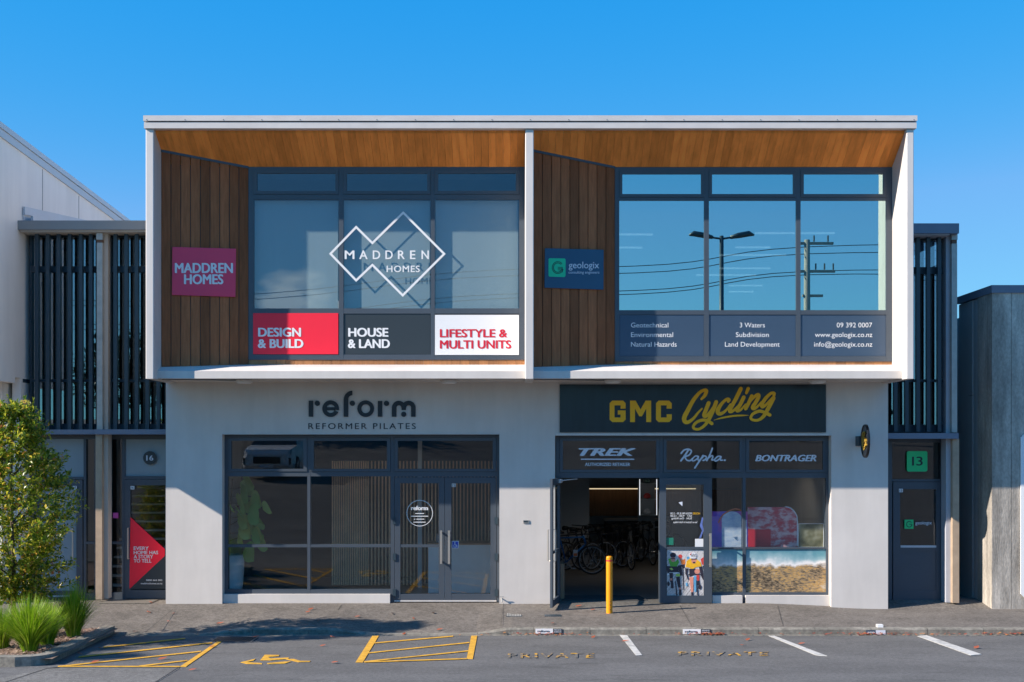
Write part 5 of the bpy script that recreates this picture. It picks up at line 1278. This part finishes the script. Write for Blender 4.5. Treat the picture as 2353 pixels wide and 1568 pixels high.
def make_tree(label, base, height, prof, clusters, lsize, trunk_r, cat="tree", group=None, name="leafy_tree", nleaf=13, lm=None):
    """prof(t) gives the crown radius at relative height t"""
    t = thing(name, label, cat, base, group); B = Vector(base)
    tr = MB(); tips = []
    tr.tube([B + Vector((0, 0, -.1)), B + Vector((.02, 0, height * .25)), B + Vector((-.03, .02, height * .6)), B + Vector((0, 0, height * .93))], [trunk_r, trunk_r * .8, trunk_r * .5, trunk_r * .15], 8)
    for i in range(16):
        h = height * random.uniform(.15, .85); an = random.uniform(0, 6.28); rr = prof(min(1, h / height + .12)) * .8
        e_ = B + Vector((math.cos(an) * rr, math.sin(an) * rr, min(height * .97, h + rr * .8)))
        tr.tube([B + Vector((0, 0, h)), (B + Vector((0, 0, h)) + e_) / 2 + Vector((0, 0, -.04)), e_], [trunk_r * .4, trunk_r * .25, trunk_r * .08], 5)
    build(tr, "trunk", bark_m, t, smooth=True)
    cr = MB(); n = 0
    lumps = [(random.uniform(0, 6.28), random.uniform(.1, 1), random.choice((.62, .72, .8, 1.05, 1.15, 1.28))) for _ in range(34)]
    while n < clusters:
        h = random.uniform(.15, 1) ; an = random.uniform(0, 6.28)
        k_ = 1.0
        for la, lh, lk_ in lumps:
            da = abs((an - la + math.pi) % (2 * math.pi) - math.pi)
            if da < .42 and abs(h - lh) < .09: k_ *= lk_
        rr = prof(h) * k_ * (random.random() ** .38)
        if random.random() < .07: rr *= random.uniform(1.08, 1.32)
        p = B + Vector((math.cos(an) * rr, math.sin(an) * rr, h * height + random.uniform(-.03, .03)))
        outd = Vector((math.cos(an), math.sin(an), .55)).normalized(); ax = (outd + rnd() * .55).normalized(); Lc = lsize * random.uniform(1.6, 3.6)
        for j in range(nleaf):
            q = p + ax * Lc * j / nleaf; sd = rnd(); sd = (sd - ax * sd.dot(ax)).normalized()
            leaf(cr, q, (sd * .8 + ax * .6).normalized(), (Vector((0, 0, 1)) + rnd() * .7).normalized(), lsize * random.uniform(.6, 1.15), lsize * random.uniform(.17, .26))
        n += 1
    build(cr, "crown", lm or leaf_m, t)
    return t
def prof1(t_):
    pts = [(0, .08), (.12, .16), (.22, .36), (.3, .58), (.4, .80), (.5, .92), (.58, .86), (.71, .66), (.82, .50), (.9, .36), (1, .07)]
    for (a_, b_), (c_, d_) in zip(pts[:-1], pts[1:]):
        if t_ <= c_: return b_ + (d_ - b_) * (t_ - a_) / (c_ - a_)
    return .1
random.seed(21)
tx, ty = -7.62, -3.7
make_tree("bushy tree with glossy yellow green leaves in the kerbside bed", (tx, ty, bed_z(tx, ty)), 3.5, lambda t_: prof1(t_) * .93, 1500, .09, .042)
grass_m = ramp_mat("tussock_blade", [(0, (.08, .17, .006)), (.5, (.24, .43, .012)), (.85, (.40, .55, .03)), (1, (.50, .50, .12))], island=True, rough=.45, translucent=.35)
def tussock(label, x, y, h, spread, n, seed):
    random.seed(seed); m = MB(); z = bed_z(min(x, -6.75), y)
    for i in range(n):
        an = random.uniform(0, 6.28); r0 = random.uniform(0, .09) ; lean = random.random() ** .8 * spread; hh = h * random.uniform(.6, 1.05) * (1 - .25 * (lean / spread) ** 2)
        d_ = Vector((math.cos(an), math.sin(an), 0)); sd = Vector((-d_.y, d_.x, 0)); b = Vector((x, y, z)) + d_ * r0; w_ = random.uniform(.0035, .0065); vs = []
        tw = random.uniform(-.5, .5); sd = (sd + d_ * tw).normalized()
        for k_ in range(5):
            t_ = k_ / 4; c_ = b + d_ * lean * t_ ** 1.6 + Vector((0, 0, hh * (t_ - .18 * t_ ** 3 * lean / spread))); ww = w_ * (1 - t_ ** 2 * .92)
            vs += [c_ - sd * ww, c_ + sd * ww]
        m.add(vs, [(2 * k_, 2 * k_ + 1, 2 * k_ + 3, 2 * k_ + 2) for k_ in range(4)])
    tag(build(m, "grass_tussock", grass_m, origin=(x, y, z)), label, "grass tussock", "grass tussocks in the kerbside bed")
tussock("largest bright grass tussock at the front corner of the bed", -6.66, -5.35, .84, .56, 1500, 1)
tussock("upright grass tussock nearest the pavement", -6.72, -3.62, .90, .46, 1100, 2)
tussock("shaded grass tussock between the two bright ones", -6.78, -4.45, .70, .38, 700, 3)
tussock("grass tussock behind the front one at the left edge", -7.25, -4.9, .68, .44, 700, 4)
tussock("grass tussock under the tree trunk", -7.3, -3.3, .6, .36, 500, 6)

# fallen leaves
red_leaf = ramp_mat("fallen_leaf", [(0, (.20, .03, .02)), (.5, (.36, .07, .04)), (1, (.50, .22, .06))], island=True, rough=.6)
def fleaf(mb, p, s_, an):
    c_, q_ = math.cos(an), math.sin(an)
    pts = [(-1, 0, .1), (-.3, .42, .5), (.5, .3, .3), (1, 0, .75), (.4, -.36, .45), (-.4, -.4, .15)]
    mb.add([(p[0] + s_ * (x * c_ - y * q_), p[1] + s_ * (x * q_ + y * c_), p[2] + .004 + s_ * z * .5) for x, y, z in pts], [(0, 1, 2, 3, 4, 5)])
random.seed(9)
spots = [(PAVE, *zA([q])[0]) for q in ((1325, 316), (1545, 325), (1510, 382), (1960, 398), (1205, 456), (1345, 242), (2065, 490))] + [(PAVE, *zB([q])[0]) for q in ((630, 163), (605, 187), (1048, 218), (690, 262), (1355, 182), (1545, 218), (1720, 178), (1780, 298), (1462, 330))] + \
        [(PAVE, *zC([q])[0]) for q in ((648, 290), (1005, 168), (880, 135))] + [(ROAD, *zA([q])[0]) for q in ((905, 655), (712, 703), (1448, 750), (848, 778), (1890, 640), (1715, 848), (1015, 580))] + [(ROAD, *zB([q])[0]) for q in ((738, 488), (845, 640), (825, 410), (140, 412))] + \
        [(ROAD, *zC([q])[0]) for q in ((1010, 413), (1298, 448))] + [(ROAD, *zD([q])[0]) for q in ((175, 420), (215, 378), (632, 408), (1985, 440))]
words = ["by the door mat", "below the left pier", "near the crossing joint", "midway to the plinth", "by the dropped kerb", "on the mat edge", "by the kerb shadow", "under the plinth's left part", "beside its neighbour under the plinth", "dark one in front of the plinth", "above the kerb shade", "in front of the pilates window", "before the glass doors", "by the door threshold", "near the dropped kerb's end", "at the shadow's tip",
         "on the kerb edge by the plate", "left of the bollard base", "in the open doors' shade", "in the hatching's shade", "at the planter kerb foot", "on the hatching's middle", "dark one on the hatch line", "at the hatch band's corner", "on open asphalt below the hatching", "at the gutter by the planter", "above the wheelchair symbol", "right of the wheelchair symbol", "in the gutter's shade", "on the gutter grate", "beside the first white line", "on the first white line", "between words and second line", "above the second word", "right of the second white line", "dark one right of the last white line"]
for i, (pl, x, y) in enumerate(spots):
    m = MB(); p = pl.P(x, y); p.z = (pave_z(p.x, p.y) if pl is PAVE else road_z(p.x, p.y)) + .008
    fleaf(m, p, random.uniform(.05, .075), random.uniform(0, 6.28))
    tag(build(m, "fallen_leaf", red_leaf), "small red fallen leaf " + words[i], "leaf", "fallen leaves")
m = MB()
for i in range(330):
    x = random.choice((random.uniform(3.0, 9.5), random.gauss(3.2, .25), random.gauss(.55, .35), random.gauss(5.9, .4), random.gauss(8.4, .8), random.uniform(-.9, 9)))
    if -.9 < x < 10: fleaf(m, (x, random.uniform(-2.56, -2.47), -.176 + random.random() * .03), random.uniform(.02, .042), random.uniform(0, 6.28))
tag(build(m, "leaf_litter", red_leaf), "red and orange leaves swept along the gutter", "leaf litter", kind="stuff")

# ------------------------------------------------------------------ across the car park (seen mirrored in the glass)
lp = thing("light_pole", "double headed dark light pole mirrored in the upper window", "street light", (7.2, -19, road_z(7.2, -19)))
m = MB().tube([(7.2, -19, road_z(7.2, -19) - .1), (7.2, -19, 10.25)], [.10, .07], 10); build(m, "pole", dark2, lp, smooth=True)
for sg, nm in ((-1, 0), (1, 1)):
    m = MB(); m.tube([(7.2, -19, 10.15), (7.2 + sg * .35, -19, 10.2)], .035); m.tube([(7.2 + sg * .3, -19, 10.2), (7.2 + sg * .6, -19, 10.27), (7.2 + sg * .95, -19, 10.33), (7.2 + sg * 1.12, -19, 10.28)], [.06, .10, .10, .03], 8); build(m, "lamp_head", dark2, lp, smooth=True)
px, py = 16.9, -45.0
po_ = thing("power_pole", "timber power pole with crossarms mirrored in the upper window", "power pole", (px, py, road_z(px, py)))
pz = 15.0; bare = mat("weathered_pole", (.33, .30, .26), .9, var=.3, scale=5, stretch=(4, 4, .3)); wire_m = mat("wire", (.02, .02, .025), .5)
build(MB().tube([(px, py, 2), (px, py, pz)], [.24, .16], 10), "pole", bare, po_, smooth=True)
for zz, hw in ((14.8, 1.5), (13.2, 1.6), (11.8, .9)):
    build(MB().box(px - hw * .3, px + hw, py - .07, py + .07, zz - .07, zz + .07), "crossarm", bare, po_)
m = MB()
for zz, xx in ((14.9, .4), (14.9, 1.2), (13.3, .5), (13.3, 1.0), (13.3, 1.5)): m.tube([(px + xx, py, zz), (px + xx, py, zz + .35)], .05, 6)
build(m, "insulator", dark2, po_)
m = MB().tube([(px, py, 9.3), (px + .9, py, 9.8)], .05); m.tube([(px + .8, py, 9.7), (px + 1.4, py, 9.95)], [.09, .12], 6); build(m, "street_lamp_arm", grey_steel, po_)
for i, (za, zb, zc, zr_) in enumerate(((14.6, 11.2, 12.4, 14.9), (14.2, 10.9, 12.1, 14.3), (13.2, 9.9, 11.0, 13.3), (13.0, 9.6, 10.7, 12.9))):
    pts = [(px + 40, py, zr_ + .8), (px + 20, py, zr_ + .05), (px, py, za), (px - 8, py, za - 1.0), (px - 20, py, (za + zc) / 2 - .35), (px - 34, py, zc - .6), (px - 60, py, zc - .2)]
    tag(build(MB().tube(catmull(pts, 6), .024, 5), "power_line", wire_m), "overhead wire mirrored in the upper windows, %s of four" % ("highest", "second highest", "third highest", "lowest")[i], "wire", "overhead wires")
# parked car facing the building, mirrored in the studio's top light
cx_, cy_ = -8.75, -21.4; cz_ = road_z(cx_, -22.5)
ca = thing("parked_car", "white parked car mirrored in the pilates studio's top light", "car", (cx_, cy_, cz_))
m = MB(); sec = []
for y, hw, z0, z1, rw in ((2.3, .78, .35, .75, .70), (2.2, .90, .25, .92, .80), (1.6, .95, .22, 1.02, .84), (1.1, .96, .22, 1.08, .86), (.3, .97, .22, 1.55, .66), (-.6, .97, .22, 1.66, .64), (-1.6, .96, .22, 1.6, .62), (-2.2, .92, .28, 1.15, .75), (-2.35, .85, .4, .9, .7)):
    zs = .62 * z1 if z1 < 1.3 else .98
    sec.append([(-hw * .95, z0), (-hw, zs * .7), (-hw * .97, min(z1, max(zs, .6))), (-rw, z1), (rw, z1), (hw * .97, min(z1, max(zs, .6))), (hw, zs * .7), (hw * .95, z0)])
    sec[-1] = [(cx_ + a_, cy_ + y, cz_ + b_) for a_, b_ in sec[-1]]
m.add([p for q in sec for p in q], [(i * 8 + j, i * 8 + (j + 1) % 8, (i + 1) * 8 + (j + 1) % 8, (i + 1) * 8 + j) for i in range(8) for j in range(8)] + [tuple(range(8)), tuple(range(71, 63, -1))])
build(m, "body", mat("white_car_paint", (.75, .76, .78), .15, var=.01), ca)
build(MB().hexa([(cx_ - .84, cy_ + 1.05, cz_ + 1.10), (cx_ + .84, cy_ + 1.05, cz_ + 1.10), (cx_ + .62, cy_ + .36, cz_ + 1.52), (cx_ - .62, cy_ + .36, cz_ + 1.52), (cx_ - .84, cy_ + 1.08, cz_ + 1.115), (cx_ + .84, cy_ + 1.08, cz_ + 1.115), (cx_ + .62, cy_ + .39, cz_ + 1.54), (cx_ - .62, cy_ + .39, cz_ + 1.54)]), "windscreen", black_gloss, ca)
build(MB().box(cx_ - .48, cx_ + .48, cy_ + 2.27, cy_ + 2.34, cz_ + .42, cz_ + .66).box(cx_ - .85, cx_ - .55, cy_ + 2.2, cy_ + 2.29, cz_ + .38, cz_ + .62).box(cx_ + .55, cx_ + .85, cy_ + 2.2, cy_ + 2.29, cz_ + .38, cz_ + .62), "grille", black, ca)
for sg in (-1, 1):
    build(MB().poly(Pl((0, cy_ + 2.24, 0), (0, 1, 0)), [(0, 0), (0, 0), (0, 0)]) if False else MB().hexa([(cx_ + sg * .45, cy_ + 2.12, cz_ + .78), (cx_ + sg * .86, cy_ + 2.05, cz_ + .80), (cx_ + sg * .84, cy_ + 2.0, cz_ + .96), (cx_ + sg * .58, cy_ + 2.05, cz_ + .93), (cx_ + sg * .45, cy_ + 2.27, cz_ + .74), (cx_ + sg * .86, cy_ + 2.22, cz_ + .76), (cx_ + sg * .84, cy_ + 2.15, cz_ + .92), (cx_ + sg * .58, cy_ + 2.2, cz_ + .88)]), "headlight", mat("headlamp%d" % sg, (.25, .28, .32), .1), ca)
    for y in (1.45, -1.4): build(MB().torus((cx_ + sg * .86, cy_ + y, cz_ + .36), (1, 0, 0), .25, .11, 24, 8), "wheel", tyre_m, ca, smooth=True)
build(MB().box(cx_ - .26, cx_ + .26, cy_ + 2.341, cy_ + 2.355, cz_ + .27, cz_ + .38), "number_plate", vinyl_grey, ca)
# dark trees along the far side
far_leaf = ramp_mat("far_tree_leaf", [(0, (.008, .018, .006)), (.5, (.02, .042, .012)), (1, (.06, .09, .02))], island=True, rough=.5)
random.seed(33)
def prof2(t_): return max(.2, 2.4 * math.sin(math.pi * min(1, max(0, .1 + t_ * .88))) ** .7)
ft = make_tree("dark tree mirrored in the shop glass, nearest the parked car", (-14, -40, road_z(-14, -40)), 4.6, prof2, 420, .42, .18, group="trees across the car park", name="far_tree", nleaf=8, lm=far_leaf)
for i, (x, y, lb) in enumerate(((-24, -48, "leftmost"), (-2, -52, "centre left"), (8, -50, "centre right"), (22, -53, "right of the power pole"), (33, -47, "far right"))):
    dup(ft, (x, y, road_z(x, y)), i * 1.1, "dark tree mirrored in the shop glass, " + lb + " of the row")
